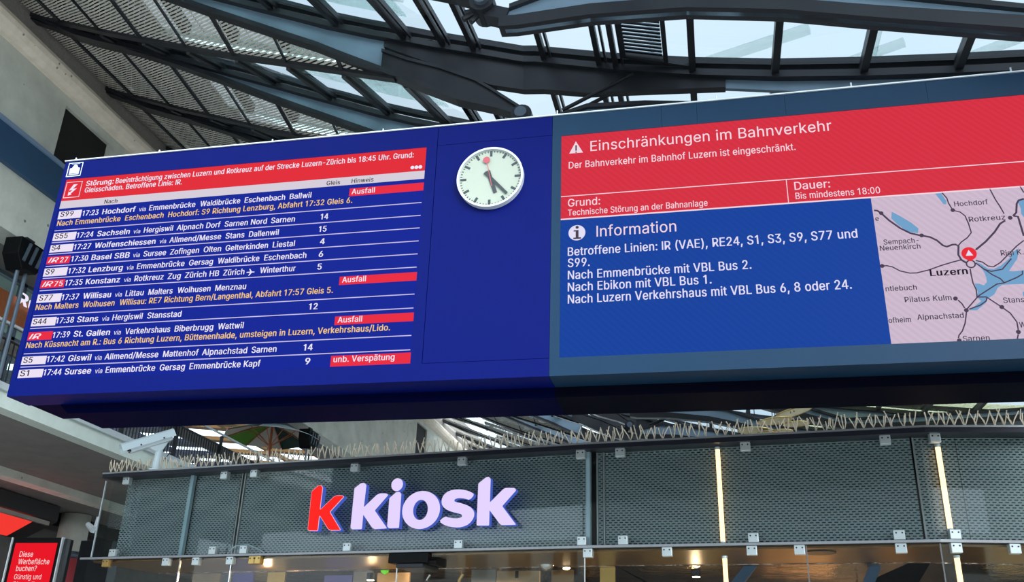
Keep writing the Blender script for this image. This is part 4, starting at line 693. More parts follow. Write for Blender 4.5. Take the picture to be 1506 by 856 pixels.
# ================================================================ CLOCK
CX, CZ, CR = -2.038, 4.778, 0.345
ck = thing('station_clock', 'round white station clock with black hands set in the blue board', 'clock', (CX, 7.97, CZ + 1.6))
def disc(r, y0_, y1_, name, m, n=64):
    return MB().prism([(x, y0_, z + 1.6) for x, z in circ(CX, CZ, r, n)], (0, y1_ - y0_, 0)).build(name, m, ck)
mat('dial_white', lin(176, 172, 158), 0.35); mat('clock_black', lin(14, 14, 16), 0.5); mat('clock_red', lin(190, 60, 70), 0.5)
face = disc(CR - 0.02, 7.965, 8.0, 'dial', 'dial_white')
mb = MB(); n = 64
for k in range(n):
    a, b = 2 * math.pi * k / n, 2 * math.pi * (k + 1) / n
    q = []
    for y in (7.935, 8.0):
        for t in (a, b):
            for r in (CR - 0.02, CR): q.append((CX + r * math.cos(t), y, CZ + 1.6 + r * math.sin(t)))
    mb.hexa([q[0], q[1], q[3], q[2], q[4], q[5], q[7], q[6]])
mb.build('clock_rim', 'steel_white', ck)
def tick(ang, r0, r1, w0, w1, y, name, m, par):
    d = Vector((math.sin(ang), 0, math.cos(ang))); s = Vector((d.z, 0, -d.x)); C = Vector((CX, y, CZ + 1.6))
    return MB().prism([C + d * r0 - s * w0 / 2, C + d * r0 + s * w0 / 2, C + d * r1 + s * w1 / 2, C + d * r1 - s * w1 / 2], (0, 0.003, 0)).build(name, m, par)
for k in range(60):
    big = k % 5 == 0
    tick(k * math.pi / 30, CR * (0.73 if big else 0.86), CR * 0.915, 0.026 if big else 0.008, 0.026 if big else 0.008, 7.962, 'hour_mark' if big else 'minute_mark', 'clock_black', face)
hh = math.radians((17 % 12 + 23 / 60) * 30); mm = math.radians(23 * 6)
tick(hh, -0.085, 0.19, 0.046, 0.038, 7.955, 'hour_hand', 'clock_black', ck)
tick(mm, -0.085, 0.27, 0.038, 0.028, 7.950, 'minute_hand', 'clock_black', ck)
sec = math.radians(-12)
sh = tick(sec, -0.11, 0.2, 0.008, 0.006, 7.945, 'second_hand', 'clock_red', ck)
C = (CX + math.sin(sec) * 0.21, CZ + math.cos(sec) * 0.21)
MB().prism([(x, 7.944, z + 1.6) for x, z in circ(C[0], C[1], 0.036, 24)], (0, 0.003, 0)).build('second_hand_disc', 'clock_red', ck)
MB().prism([(x, 7.935, z + 1.6) for x, z in circ(CX, CZ, CR - 0.02, 48)], (0, 0.002, 0)).build('cover_glass', 'clear_glass', ck)

# ================================================================ INFORMATION SCREEN (right half)
ib = thing('information_board', 'large information screen in dark teal casing with red alert, blue text panel and map', 'display board', (1.5, 8.2, ZB + 1.6))
RX0, RX1, RZ0, RZ1 = -1.317, 4.28, 2.83, 5.225
for a, b in ((XM, -0.3), (-0.3, 0.05), (0.05, 0.9), (0.9, 2.2), (2.2, XR)): panel(a + 0.001, b - 0.001, RZ1, ZT, 'top_panel', 'board_teal', ib)
panel(XM, XR, ZB, RZ0, 'bottom_panel', 'board_teal', ib)
panel(XM, RX0, RZ0, RZ1, 'side_panel', 'board_teal', ib); panel(RX1, XR, RZ0, RZ1, 'side_panel', 'board_teal', ib)
panel(XM, XR, ZB + 0.01, ZT - 0.01, 'rear_cover', 'board_underside_dark', ib, 8.341, 8.9)
MB().box((XM + 0.001, 8.34, ZB + 1.5), (XR, 8.95, ZB + 1.62)).build('lower_box', 'board_underside_dark', ib)
MB().box((XM, 7.985, ZT + 1.6), (XR + 0.005, 8.3, ZT + 1.612)).build('top_edge', 'steel_white', ib)
for x in (-1.38, 0.25, 1.55, 3.0): MB().tube([(x, 8.1, ZT + 1.6), (x, 8.1, ZT + 1.73)], 0.008, 6).build('lifting_eye', 'steel_white', ib)
isc = panel(RX0, RX1, RZ0, RZ1, 'screen', 'info_blue', ib, 8.01, 8.02)
flat(rect(RX0, RX1, 4.266, RZ1), 'red_alert_area', 'info_red', isc, 8.006)
flat(rect(RX0, RX1, 4.258, 4.272), 'white_line', 'info_text', isc, 8.004)
flat(rect(RX0, RX1, 4.516, 4.524), 'white_line', 'info_text', isc, 8.004)
flat(rect(0.836, 0.843, 4.27, 4.52), 'white_line', 'info_text', isc, 8.004)
mp = flat(rect(1.568, RX1, RZ0 - 0.0, 4.258), 'map', 'map_land', isc, 8.007)
for L in LAKES: flat(L, 'lake', 'map_lake', mp, 8.0055, 0.001)
for k, L in MLINES: line_flat(L, 0.017 if k else 0.011, 'railway_line', 'map_line', mp, 8.004)
for x, z in MDOTS: flat(circ(x, z, 0.019, 14), 'station_dot', 'map_line', mp, 8.002)
(mx_, mz_), (mx2, _a), (tx, tz), (rx_, rz_) = MARK; R = abs(mx2 - mx_) * 1.02
line_flat(circ(rx_, rz_, 0.035, 20) + [(rx_ + 0.035, rz_)], 0.012, 'station_ring', 'map_line', mp, 8.003)
flat([(mx_ + R * math.cos(t), mz_ + R * math.sin(t)) for t in [math.radians(a) for a in range(-50, 231, 14)]] + [(tx, tz)], 'alert_pin', 'map_pin', mp, 8.001)
flat([(mx_ - 0.03, mz_ - 0.02), (mx_ + 0.03, mz_ - 0.02), (mx_, mz_ + 0.035)], 'alert_triangle', 'info_white', mp, 7.9995)
ST2 = {'t1': (0.118, 'info_text', 0.01), 't2': (0.078, 'info_text', 0.013), 't3': (0.085, 'info_text', 0.013), 't4': (0.068, 'info_text', 0.013), 't5': (0.09, 'info_white', 0.02), 'm': (0.05, 'map_text', 0.02), 'mb': (0.064, 'map_bold', 0.04)}
for t, x, z, w, k in TEXTS_RIGHT:
    cap, m, b = ST2[k]; text_mesh(t, 'map_text' if k[0] == 'm' else 'notice_text', x, z, w, cap, m, isc, 8.0005, b)
flat(TRI, 'alert_triangle', 'info_text', isc, 8.001)
tc_ = (sum(p[0] for p in TRI) / 3, sum(p[1] for p in TRI) / 3)
flat(rect(tc_[0] - 0.007, tc_[0] + 0.007, tc_[1] - 0.02, tc_[1] + 0.045), 'exclamation_mark', 'map_text', isc, 7.9995); flat(circ(tc_[0], tc_[1] - 0.038, 0.008, 10), 'exclamation_mark', 'map_text', isc, 7.9995)
(ix, iz), (ix2, _a), (_b2, iz2) = ICIR; R = (abs(ix2 - ix) + abs(iz2 - iz)) / 2
flat(circ(ix, iz, R, 32), 'info_disc', 'info_white', isc, 8.001)
for r_ in (rect(ix - 0.035, ix + 0.04, iz - 0.068, iz - 0.052), rect(ix - 0.012, ix + 0.016, iz - 0.06, iz + 0.028), rect(ix - 0.032, ix + 0.0, iz + 0.014, iz + 0.028)): flat(r_, 'info_letter', 'map_text', isc, 7.9995)
flat(circ(ix + 0.002, iz + 0.058, 0.016, 14), 'info_letter', 'map_text', isc, 7.9995)

# ================================================================ KIOSK
K0, K1, K2 = Vector((-8.6, 12.03, 1.6)), Vector((-1.45, 10.92, 1.6)), Vector((2.25, 10.5, 1.6)); K3 = Vector((6.2, 10.92, 1.6))
KL = K0 + Vector((0.45, 3.6, 0)); ZV = Vector((0, 0, 1))
def fr(a, b):
    t = (b - a).normalized(); n_ = Vector((t.y, -t.x, 0)); return (a, t, ZV, n_, (b - a).length)
S1, S2, S3 = fr(K0, K1), fr(K1, K2), fr(K2, K3); S0 = fr(KL, K0)
def sp(S, u, z, o=0.0): return S[0] + S[1] * u + ZV * z + S[3] * o
def sbox(S, u0, u1, z0, z1, o0, o1, mb=None):
    mb = mb or MB(); return mb.obox(S[0], S[1], S[3], ZV, (u0, o0, z0), (u1, o1, z1))
ks = thing('kiosk', 'kiosk building with slotted grey metal fascia behind glass, light slots and spiked top edge', 'kiosk', (-1.45, 12.5, 0))
FZ0, FZ1 = 1.56, 2.665
SHEETS = [(S1, 0.24, 1.40), (S1, 1.46, 2.20), (S1, 2.29, 4.82), (S1, 4.825, 7.19), (S2, 0.10, 0.155), (S2, 0.185, 3.59), (S2, 3.63, 3.72), (S3, 0.0, 0.36), (S3, 0.365, 3.97)]
for S, a, b in SHEETS:
    mb = MB().poly([sp(S, a, FZ0 + 0.02, -0.13), sp(S, b, FZ0 + 0.02, -0.13), sp(S, b, FZ1, -0.13), sp(S, a, FZ1, -0.13)])
    mb.build('perforated_sheet', 'fascia_perforated', ks, uvs=(lambda v, S=S: ((v - S[0]).dot(S[1]), v.z)))
MB().poly([sp(S0, 0.1, FZ0 + 0.02, -0.24), sp(S0, 3.4, FZ0 + 0.02, -0.24), sp(S0, 3.4, FZ1, -0.24), sp(S0, 0.1, FZ1, -0.24)]).build('perforated_sheet', 'fascia_perforated', ks, uvs=(lambda v: ((v - S0[0]).dot(S0[1]), v.z)))
for S, L in ((S1, S1[4]), (S2, S2[4]), (S3, S3[4])): sbox(S, 0.26 if S is S1 else 0, L, FZ0 + 0.03, FZ1, -0.42, -0.38).build('inner_lining', 'interior_dark', ks)
# seams of the metal sheets
for S, u in ((S1, 2.225), (S1, 2.275), (S2, 0.085), (S2, 0.165), (S2, 3.61)): sbox(S, u, u + 0.018, FZ0 + 0.02, FZ1, -0.14, -0.11).build('sheet_seam', 'cap_edge', ks)
for S, u in ((S1, 1.405), (S1, 7.20)): sbox(S, u, u + 0.055, FZ0 + 0.01, FZ1, -0.11, -0.05).build('fascia_post', 'post_blue_grey', ks)
# cap plate and bottom ledge, following the bends
def strip(o0, o1, z0, z1, name, m, left=-0.05):
    mb = MB(); pa = []; pb = []
    for S, u in ((S1, left), (S2, 0.0), (S3, 0.0), (S3, S3[4])):
        n_ = S[3] if u == left or (S is S3 and u) else (S1[3] + S2[3]).normalized() if S is S2 else (S2[3] + S3[3]).normalized()
        q = S[0] + S[1] * u; pa.append(q + n_ * o0 + ZV * z0); pb.append(q + n_ * o1 + ZV * z0)
    return mb.ribbon(pa, pb, (0, 0, z1 - z0)).build(name, m, ks)
strip(-0.5, 0.10, 2.668, 2.735, 'cap_plate', 'cap_plate'); strip(0.1, 0.112, 2.722, 2.742, 'cap_edge', 'cap_edge')
strip(-0.55, 0.05, 1.525, 1.56, 'bottom_ledge', 'dark_steel'); strip(0.05, 0.058, 1.528, 1.556, 'ledge_edge', 'cap_edge', -0.2)
strip(-1.3, -0.05, 1.50, 1.522, 'soffit', 'bronze')
# glass in front of the fascia
GL = [(S1, -0.05, 2.235), (S1, 2.25, 7.19), (S1, 7.2, S1[4]), (S2, 0.02, 3.72), (S3, 0.01, 3.97)]
for S, a, b in GL: sbox(S, a, b - 0.012, FZ0 + 0.005, FZ1 - 0.005, -0.01, 0.002).build('fascia_glass', 'clear_glass', ks)
sbox(S0, 0.2, 3.55, FZ0 - 0.01, FZ1 + 0.02, -0.01, 0.002).build('fascia_glass', 'clear_glass', ks)
sbox(S1, -0.062, -0.05, FZ0 - 0.005, FZ1 - 0.02, -0.012, 0.012).build('glass_edge', 'steel_white', ks)
# lower glass
for S, a, b in ((S1, -0.1, 1.5), (S1, 1.52, 2.34), (S1, 2.36, 4.8), (S1, 4.82, 7.2), (S2, 0.03, 2.4), (S2, 2.42, 3.72), (S3, 0.01, 1.9), (S3, 1.92, 3.95)):
    sbox(S, a, b, 0 - 1.6 + 0.02, 1.52, -0.01, 0.004).build('shop_glass', 'clear_glass', ks)
    sbox(S, b, b + 0.014, -1.58, 1.52, -0.012, 0.014).build('glass_joint', 'chrome', ks)
def clamp(S, u, z, m='clamp_metal', name='glass_clamp', w=0.055, h=0.10):
    r = sbox(S, u - w, u + w, z - h / 2, z + h / 2, 0.0, 0.05).build(name, m, ks, bevel=0.006)
    for du in (-0.03, 0.03):
        c = sp(S, u + du, z + 0.02, 0.05); MB().tube([c, c + S[3] * 0.004], 0.009, 8).build('screw', 'dark_steel', r)
    sbox(S, u - w, u + w, z - h / 2, z + h / 2, -0.02, -0.012).build('clamp_back', m, r)
def seg_u(x, y):
    d = ray(x, y)
    for S in (S1, S2, S3):
        n_ = S[3]; t = (S[0] - EYE).dot(n_) / d.dot(n_); q = EYE + d * t; u = (q - S[0]).dot(S[1])
        if -0.3 <= u <= S[4] or S is S3: return S, u
for x, y in ((189, 704), (333, 694), (376.7, 692), (524, 683), (681, 675), (855, 665), (912.7, 662), (1096, 653), (1301, 643), (1373, 641)):
    S, u = seg_u(x, y); clamp(S, u, 2.62)
for x, y in ((168, 814), (315, 810), (360.7, 807.7), (512.5, 804.4), (676, 801), (857, 797), (917, 796), (1108.6, 794), (1323, 792), (1404, 792)):
    S, u = seg_u(x, y); clamp(S, u, 1.61)
for x, y, m in ((159, 824, 'clamp_brass'), (247, 823, 'clamp_metal'), (291, 822, 'clamp_metal'), (341, 821, 'clamp_metal'), (374, 822, 'clamp_brass'), (381, 822, 'clamp_brass'), (865.5, 810, 'clamp_metal'), (981.6, 808.4, 'clamp_metal'), (1106, 808, 'clamp_metal'), (1176, 807, 'clamp_metal'), (1325, 806, 'clamp_metal'), (1405, 806, 'clamp_metal'), (1491, 808, 'clamp_metal')):
    S, u = seg_u(x, y); clamp(S, u, 1.475, m)
# bird spikes, in half-metre strips
rs = random.Random(11)
for S in (S1, S2, S3):
    k = 0; L = S[4]
    while k * 0.5 < L - 0.1:
        u0 = k * 0.5 + 0.02; u1 = min(u0 + 0.46, L); k += 1
        st = sbox(S, u0, u1, 2.742, 2.75, 0.03, 0.07).build('spike_strip', 'cap_edge', ks)
        mb = MB(); u = u0 + 0.02
        while u < u1:
            for j, (du, do) in enumerate(((-0.045, 0.03), (0.0, -0.05), (0.045, 0.06))):
                a = sp(S, u + rs.uniform(-.01, .01), 2.748, 0.05); h = rs.uniform(0.12, 0.19)
                m_ = a + S[1] * du * 0.5 + S[3] * do * 0.4 + ZV * h * 0.45
                b = a + S[1] * (du + rs.uniform(-.035, .035)) + S[3] * do + ZV * h
                mb.tube([a, m_ + S[1] * rs.uniform(-.012, .012), b], 0.0068, 4)
            u += 0.095
        mb.build('spikes', 'spike_wire', st, kind='stuff')
# kiosk interior
IN = Vector((0, 0, 0)); ri = random.Random(5)
for S in (S1, S2, S3):
    sbox(S, 0, S[4], -1.6, 1.5, -3.6, -3.5).build('back_wall', 'interior_dark', ks)
    sbox(S, 0.05, S[4], 1.49, 1.52, -3.6, -1.3).build('ceiling_board', 'wavy_reflection_finish', ks)
    u = 0.1
    while u < S[4] - 0.3:
        w = ri.uniform(0.25, 0.7); m = ri.choice(['interior_warm', 'interior_grey', 'interior_dark', 'bronze', 'interior_warm', 'clamp_brass'])
        sbox(S, u, u + w - 0.03, -1.5, ri.uniform(0.9, 1.42), -3.45, -2.9 - ri.uniform(0, .4)).build('display_cabinet', m, ks); u += w
for x in (420, 470, 537, 652, 590): # upright chrome tubes of the shop fitting
    S, u = seg_u(x, 815); a = sp(S, u, -1.5, -1.8); MB().tube([a, a + ZV * 2.9, a + ZV * 2.98 + S[1] * 0.05], 0.025, 8).build('shop_upright', 'chrome' if x % 2 else 'clamp_brass', ks)
for px, py, w, m in ((205, 838, .5, 'interior_warm'), (262, 842, .35, 'panel_violet'), (315, 838, .3, 'clamp_brass'), (412, 846, .45, 'panel_violet'), (452, 836, .3, 'interior_grey'), (500, 842, .5, 'interior_warm'), (645, 832, .35, 'interior_grey'), (700, 840, .6, 'interior_warm'), (772, 838, .3, 'bronze'), (845, 835, .2, 'clamp_brass')):
    S, u = seg_u(px, py); q = sp(S, u, 0, -1.45); z_ = on_y(px, py, q.y).z
    MB().obox(Vector((q.x, q.y, 0)), S[1], S[3], ZV, (-w / 2, -0.02, 1.7), (w / 2, 0.02, z_)).build('merchandise_panel', m, ks)
a = on_y(1120, 812, 12.2); b = on_y(1075, 870, 12.2); MB().beam(a, b, 0.12, 0.12).build('raking_beam', 'blue_fascia', ks)
a = on_y(1295, 812, 12.2); b = on_y(1272, 870, 12.2); MB().beam(a, b, 0.14, 0.12).build('raking_beam', 'blue_fascia', ks)
rg = on_z(1206, 812, 1.6 + 1.498); MB().tube([rg, rg + Vector((0, 0, -0.012))], 0.17, 24).build('ceiling_speaker', 'dark_steel', ks)
# illuminated vertical tubes
TL = [(S2, 1.527, 2.64, 1.575, 'tall warm light tube on the fascia, right of the pale blue post'), (S2, 1.535, 1.42, -1.2, 'lower warm light tube under the ledge, left of the two'), (S3, 0.155, 2.56, 1.67, 'tall warm light tube on the fascia by the corner at the right'), (S3, 0.175, 1.40, -1.2, 'lower warm light tube under the ledge, right of the two')]
for S, u, za, zb3, lab in TL:
    t_ = thing('light_tube', lab, 'lamp', sp(S, u, za, -0.06), 'warm vertical light tubes')
    MB().tube([sp(S, u, za, -0.075), sp(S, u, zb3, -0.075)], 0.026, 10).build('tube', 'warm_tube', t_)
    for z in (za, zb3): MB().tube([sp(S, u, z - 0.015, -0.075), sp(S, u, z + 0.015, -0.075)], 0.032, 10).build('end_cap', 'steel_white', t_)
    sbox(S, u - 0.02, u + 0.02, min(za, zb3), max(za, zb3), -0.122, -0.105).build('mounting_rail', 'led_tray', t_)

# ================================================================ KIOSK SIGN
sg = thing('shop_sign', 'illuminated kiosk sign with a red k and lilac-white letters on the fascia', 'sign', sp(S1, 5, 1.7, 0.08))
def smooth_closed(pts, it=2):
    for _ in range(it):
        r = []
        for k in range(len(pts)):
            a = Vector(pts[k]); b = Vector(pts[(k + 1) % len(pts)]); r += [tuple(a * 0.75 + b * 0.25), tuple(a * 0.25 + b * 0.75)]
        pts = r
    return pts
def round_corners(pts, r=0.012):
    out = []
    for k in range(len(pts)):
        p = Vector(pts[k]); a = Vector(pts[k - 1]); b = Vector(pts[(k + 1) % len(pts)])
        da = (a - p); db_ = (b - p); ra = min(r, da.length * 0.4); rb = min(r, db_.length * 0.4)
        q0 = p + da.normalized() * ra; q1 = p + db_.normalized() * rb
        out += [tuple(q0), tuple(q0 * 0.25 + p * 0.5 + q1 * 0.25), tuple(q1)]
    return out
def letter(pts, name, mface, hole=None):
    O0, O1 = 0.045, 0.13
    if hole:
        n_ = len(pts); f = MB(); s_ = MB()
        for k in range(n_):
            j = (k + 1) % n_
            f.hexa([sp(S1, *pts[k], O1), sp(S1, *pts[j], O1), sp(S1, *hole[j], O1), sp(S1, *hole[k], O1), sp(S1, *pts[k], O1 - .004), sp(S1, *pts[j], O1 - .004), sp(S1, *hole[j], O1 - .004), sp(S1, *hole[k], O1 - .004)])
            s_.hexa([sp(S1, *pts[k], O1 - .004), sp(S1, *pts[j], O1 - .004), sp(S1, *hole[j], O1 - .004), sp(S1, *hole[k], O1 - .004), sp(S1, *pts[k], O0), sp(S1, *pts[j], O0), sp(S1, *hole[j], O0), sp(S1, *hole[k], O0)])
        r = s_.build(name, 'sign_side', sg); f.build('letter_face', mface, r); return r
    r = MB().prism([sp(S1, u, z, O1 - .004) for u, z in pts], -S1[3] * (O1 - .004 - O0)).build(name, 'sign_side', sg)
    MB().prism([sp(S1, u, z, O1) for u, z in pts], -S1[3] * .004).build('letter_face', mface, r)
    return r
for nm, pts in LETTERS:
    if nm == 'dot':
        c, rx2, tz2 = pts; r = (abs(rx2[0] - c[0]) + abs(tz2[1] - c[1])) / 2
        letter(circ(c[0], c[1], r, 28), 'letter_dot', 'sign_lilac')
    elif nm == 'o':
        c, rr, tt, ci, ri2, ti = pts
        letter(circ(c[0], c[1], abs(rr[0] - c[0]), 36, abs(tt[1] - c[1])), 'letter', 'sign_lilac', circ(ci[0], ci[1], abs(ri2[0] - ci[0]), 36, abs(ti[1] - ci[1])))
    elif nm == 's': letter(smooth_closed(pts, 1), 'letter', 'sign_lilac')
    elif nm == 'k_red':
        q = round_corners(pts); cu = sum(p[0] for p in q) / len(q); cz = sum(p[1] for p in q) / len(q)
        r = letter(q, 'letter_red', 'sign_edge')
        ins = []
        for k in range(len(q)):
            a = Vector(q[k - 1]); b = Vector(q[(k + 1) % len(q)]); d = (b - a).normalized(); ins.append((q[k][0] + d.y * 0.006, q[k][1] - d.x * 0.006))
        # keep the inset on the inner side
        ar = sum(q[k][0] * q[(k + 1) % len(q)][1] - q[(k + 1) % len(q)][0] * q[k][1] for k in range(len(q)))
        if ar > 0: ins = [(2 * q[k][0] - ins[k][0], 2 * q[k][1] - ins[k][1]) for k in range(len(q))]
        MB().prism([sp(S1, u, z, 0.134) for u, z in ins], -S1[3] * .003).build('red_face', 'sign_red', r)
    else: letter(round_corners(pts), 'letter', 'sign_lilac')
# ================================================================ THINGS ON AND ABOUT THE KIOSK
# CCTV camera on its pole
cb = on_z(229, 692, 2.742 + 1.6)
cc = thing('security_camera', 'pale security camera in a long housing on a short pole at the kiosk corner', 'camera', cb)
MB().tube([cb, cb + ZV * 0.30], [0.062, 0.05], 14).build('pole', 'camera_white', cc)
MB().tube([cb, cb + ZV * 0.02], 0.09, 14).build('base_flange', 'camera_white', cc)
fa = on_y(187, 660, cb.y - 0.28); rb = on_y(254, 640, cb.y + 0.1)
dx_ = (rb - fa); Lc = dx_.length; dx_.normalize(); sd_ = dx_.cross(ZV).normalized(); uz_ = sd_.cross(dx_)
if uz_.z < 0: uz_ = -uz_
MB().obox(fa, dx_, sd_, uz_, (0.03, -0.085, -0.075), (Lc - 0.03, 0.085, 0.05)).build('housing', 'camera_white', cc, bevel=0.01)
mb = MB(); prof = [(-0.12, -0.035), (-0.105, 0.06), (-0.05, 0.088), (0.05, 0.088), (0.105, 0.06), (0.12, -0.035), (0.108, -0.035), (0.095, 0.05), (0.048, 0.076), (-0.048, 0.076), (-0.095, 0.05), (-0.108, -0.035)]
mb.prism([fa + sd_ * a + uz_ * b - dx_ * 0.08 for a, b in prof], dx_ * (Lc + 0.1)).build('sunshield', 'camera_white', cc)
MB().obox(fa, dx_, sd_, uz_, (0.015, -0.07, -0.06), (0.032, 0.07, 0.04)).build('front_window', 'camera_dark', cc)
MB().tube([fa + dx_ * 0.012 - uz_ * 0.01, fa - dx_ * 0.004 - uz_ * 0.01], 0.03, 16).build('lens', 'camera_dark', cc)
mid = fa + dx_ * Lc * 0.68 - uz_ * 0.075
MB().hexa([cb + ZV * 0.28 - dx_ * 0.05 - sd_ * 0.05, cb + ZV * 0.28 + dx_ * 0.05 - sd_ * 0.05, cb + ZV * 0.28 + dx_ * 0.05 + sd_ * 0.05, cb + ZV * 0.28 - dx_ * 0.05 + sd_ * 0.05,
           mid - dx_ * 0.16 - sd_ * 0.06, mid + dx_ * 0.12 - sd_ * 0.06, mid + dx_ * 0.12 + sd_ * 0.06, mid - dx_ * 0.16 + sd_ * 0.06]).build('bracket', 'camera_white', cc, bevel=0.01)
for t in (0.25, 0.75): MB().obox(fa, dx_, sd_, uz_, (Lc * t, 0.118, -0.03), (Lc * t + 0.02, 0.126, -0.01)).build('clip', 'dark_steel', cc); 
MB().tube([mid + dx_ * 0.2, mid + dx_ * 0.22 - ZV * 0.12, cb + ZV * 0.1 + dx_ * 0.08], 0.008, 6).build('cable', 'dark_steel', cc)
# dome camera
dc = on_y(804, 829, 12.2)
dm = thing('dome_camera', 'dark glass dome camera hanging under the kiosk ceiling right of the sign', 'camera', dc)
mb = MB(); n = 16
mb.tube([dc + ZV * 0.10, dc + ZV * 0.03], 0.11, n).build('mount', 'camera_white', dm)
mb = MB(); mb.tube([dc + ZV * 0.03, dc, dc - ZV * 0.04, dc - ZV * 0.075, dc - ZV * 0.095], [0.1, 0.098, 0.085, 0.055, 0.012], n).build('dome', 'chrome', dm, smooth=True)
# black box above the entrance
S, u0 = seg_u(575, 812); S, u1 = seg_u(633, 812)
ab = thing('door_heater', 'black box unit fixed under the ledge below the sign letters', 'appliance', sp(S1, (u0 + u1) / 2, 1.42, -0.1))
sbox(S1, u0, u1, 1.40, 1.522, -0.5, 0.06).build('casing', 'black_plastic', ab, bevel=0.01)
sbox(S1, u0 + 0.1, u1 - 0.08, 1.345, 1.40, -0.45, 0.03).build('grille', 'dark_steel', ab, bevel=0.01)
MB().tube([sp(S1, u1, 1.42, 0), sp(S1, u1 + 0.1, 1.42, 0)], 0.03, 10).build('motor_end', 'black_plastic', ab)
# small spot lamps in the kiosk
for x, y, lab in ((393, 834, 'small round ceiling spot inside the kiosk near its left glass joint'), (602, 831, 'small round ceiling spot just below the black box unit'), (833, 829, 'small round ceiling spot right of the dome camera'), (545, 853, 'small round ceiling spot under the letter i'), (762, 851, 'small round ceiling spot under the last letter k'), (1024, 848, 'small dark wall spot left of the lower light tube')):
    c = on_y(x, y, 12.6)
    sl = thing('spot_lamp', lab, 'lamp', c, 'spot lamps in the kiosk')
    MB().tube([c + ZV * 0.09, c], 0.06, 14).build('can', 'dark_steel', sl); MB().tube([c, c - ZV * 0.008], 0.05, 14).build('lens', 'spot_lens', sl)
    l = bpy.data.lights.new('spot_light', 'POINT'); l.energy = 5; l.color = (1, 0.72, 0.42); l.shadow_soft_size = 0.05
    lo = bpy.data.objects.new('spot_light', l); COL.objects.link(lo); lo.parent = sl; lo.location = (0, 0, -0.12)
gp = on_y(566, 838, 12.8); g = MB(); g.tube([gp + Vector((0, 0, 0.06)), gp + Vector((0, 0, 0.035)), gp, gp - Vector((0, 0, 0.035)), gp - Vector((0, 0, 0.06))], [0.01, 0.05, 0.062, 0.05, 0.01], 14)
tag(g.build('green_lamp', 'green_lamp', None, smooth=True, loc=gp), 'small round green lamp inside the kiosk, left under the black box', 'lamp')
wl_ = bpy.data.lights.new('kiosk_warm_light', 'AREA'); wl_.energy = 90; wl_.size = 1.2; wl_.size_y = 0.6; wl_.color = (1, 0.66, 0.34)
wo = bpy.data.objects.new('kiosk_warm_light', wl_); COL.objects.link(wo); wo.location = sp(S2, 2.9, 1.1, -2.2); wo.rotation_euler = (math.radians(60), 0, 0)
wl2 = bpy.data.lights.new('kiosk_warm_light', 'AREA'); wl2.energy = 40; wl2.size = 4; wl2.color = (1, 0.8, 0.6)
wo2 = bpy.data.objects.new('kiosk_warm_light', wl2); COL.objects.link(wo2); wo2.location = sp(S1, 3.8, 1.35, -1.9)
# cable loop over the ledge
S, u = seg_u(345, 805)
tag(MB().tube([sp(S1, u - 0.05, 1.60, 0.03), sp(S1, u + 0.05, 1.66, 0.05), sp(S1, u + 0.25, 1.67, 0.05), sp(S1, u + 0.42, 1.61, 0.04), sp(S1, u + 0.5, 1.565, 0.03)], 0.007, 6).build('cable', 'post_blue_grey', None, loc=sp(S1, u, 1.57, 0.03)), 'thin pale cable looped on the ledge left of the sign', 'cable')

# hanging lamp with gold discs
lc = on_y(1150, 600, 17.5)
hl = thing('hanging_lamp', 'hanging lamp of overlapping pale gold discs on thin cables behind the kiosk roof', 'lamp', lc)
for px, py, rx3, tl in ((1166, 607, 27, 0.16), (1140, 619.5, 23, 0.06), (1171, 624, 17, 0.02), (1111, 634, 24, -0.03), (1151, 635, 13.5, 0.0), (1127, 637.5, 12, 0.0)):
    c = on_y(px, py, 17.5 + (620 - py) * 0.012); r = rx3 / (F / c.y * 0.93); nrm = Vector((-tl * 1.6, -0.06, 1)).normalized(); a = nrm.cross(Vector((0, 1, 0))).normalized(); b = nrm.cross(a)
    rg_ = [c + a * r * math.cos(2 * math.pi * k / 32) + b * r * math.sin(2 * math.pi * k / 32) for k in range(32)]
    d_ = MB().prism(rg_, nrm * 0.02).build('disc', 'gold_disc', hl)
    MB().tube(rg_ + [rg_[0]], 0.008, 5).build('disc_rim', 'clamp_brass', d_)
for px, py in ((1104, 612), (1110, 610), (1136, 608), (1140, 606), (1163, 600), (1168, 598)):
    c = on_y(px, py + 8, 17.5); MB().tube([c, Vector((c.x, c.y, 8.2))], 0.008, 5).build('suspension_cable', 'dark_steel', hl)
for z in (7.0, 7.6):
    a = on_y(1104, 600, 17.5); b = on_y(1168, 600, 17.5); MB().tube([(a.x, 17.5, z), (b.x, 17.5, z)], 0.012, 5).build('cross_rod', 'dark_steel', hl)

# parasol on the gallery
pc = on_x(399, 640, -12.95); pb_ = Vector((pc.x, pc.y, 4.64 + 1.6))
ps = thing('parasol', 'parasol with green, grey and dark segments and wooden pole up on the gallery', 'parasol', pb_)
peakz = 7.24 + 1.6; rimz = 6.78 + 1.6; Rr = 70 / (F / pc.length) * 0.95
MB().tube([pb_, Vector((pb_.x, pb_.y, peakz))], 0.04, 10).build('pole', 'wood', ps)
MB().tube([pb_, pb_ + ZV * 0.08], 0.3, 16).build('base', 'dark_steel', ps)
PK = Vector((pb_.x, pb_.y, peakz)); HB = Vector((pb_.x, pb_.y, rimz - 0.25))
cols = ['cloth_grey', 'cloth_dark', 'cloth_grey', 'cloth_green', 'cloth_grey', 'cloth_dark', 'cloth_pale', 'cloth_pale']
MB().tube([HB - ZV * 0.08, HB + ZV * 0.08], 0.07, 10).build('hub', 'wood', ps)
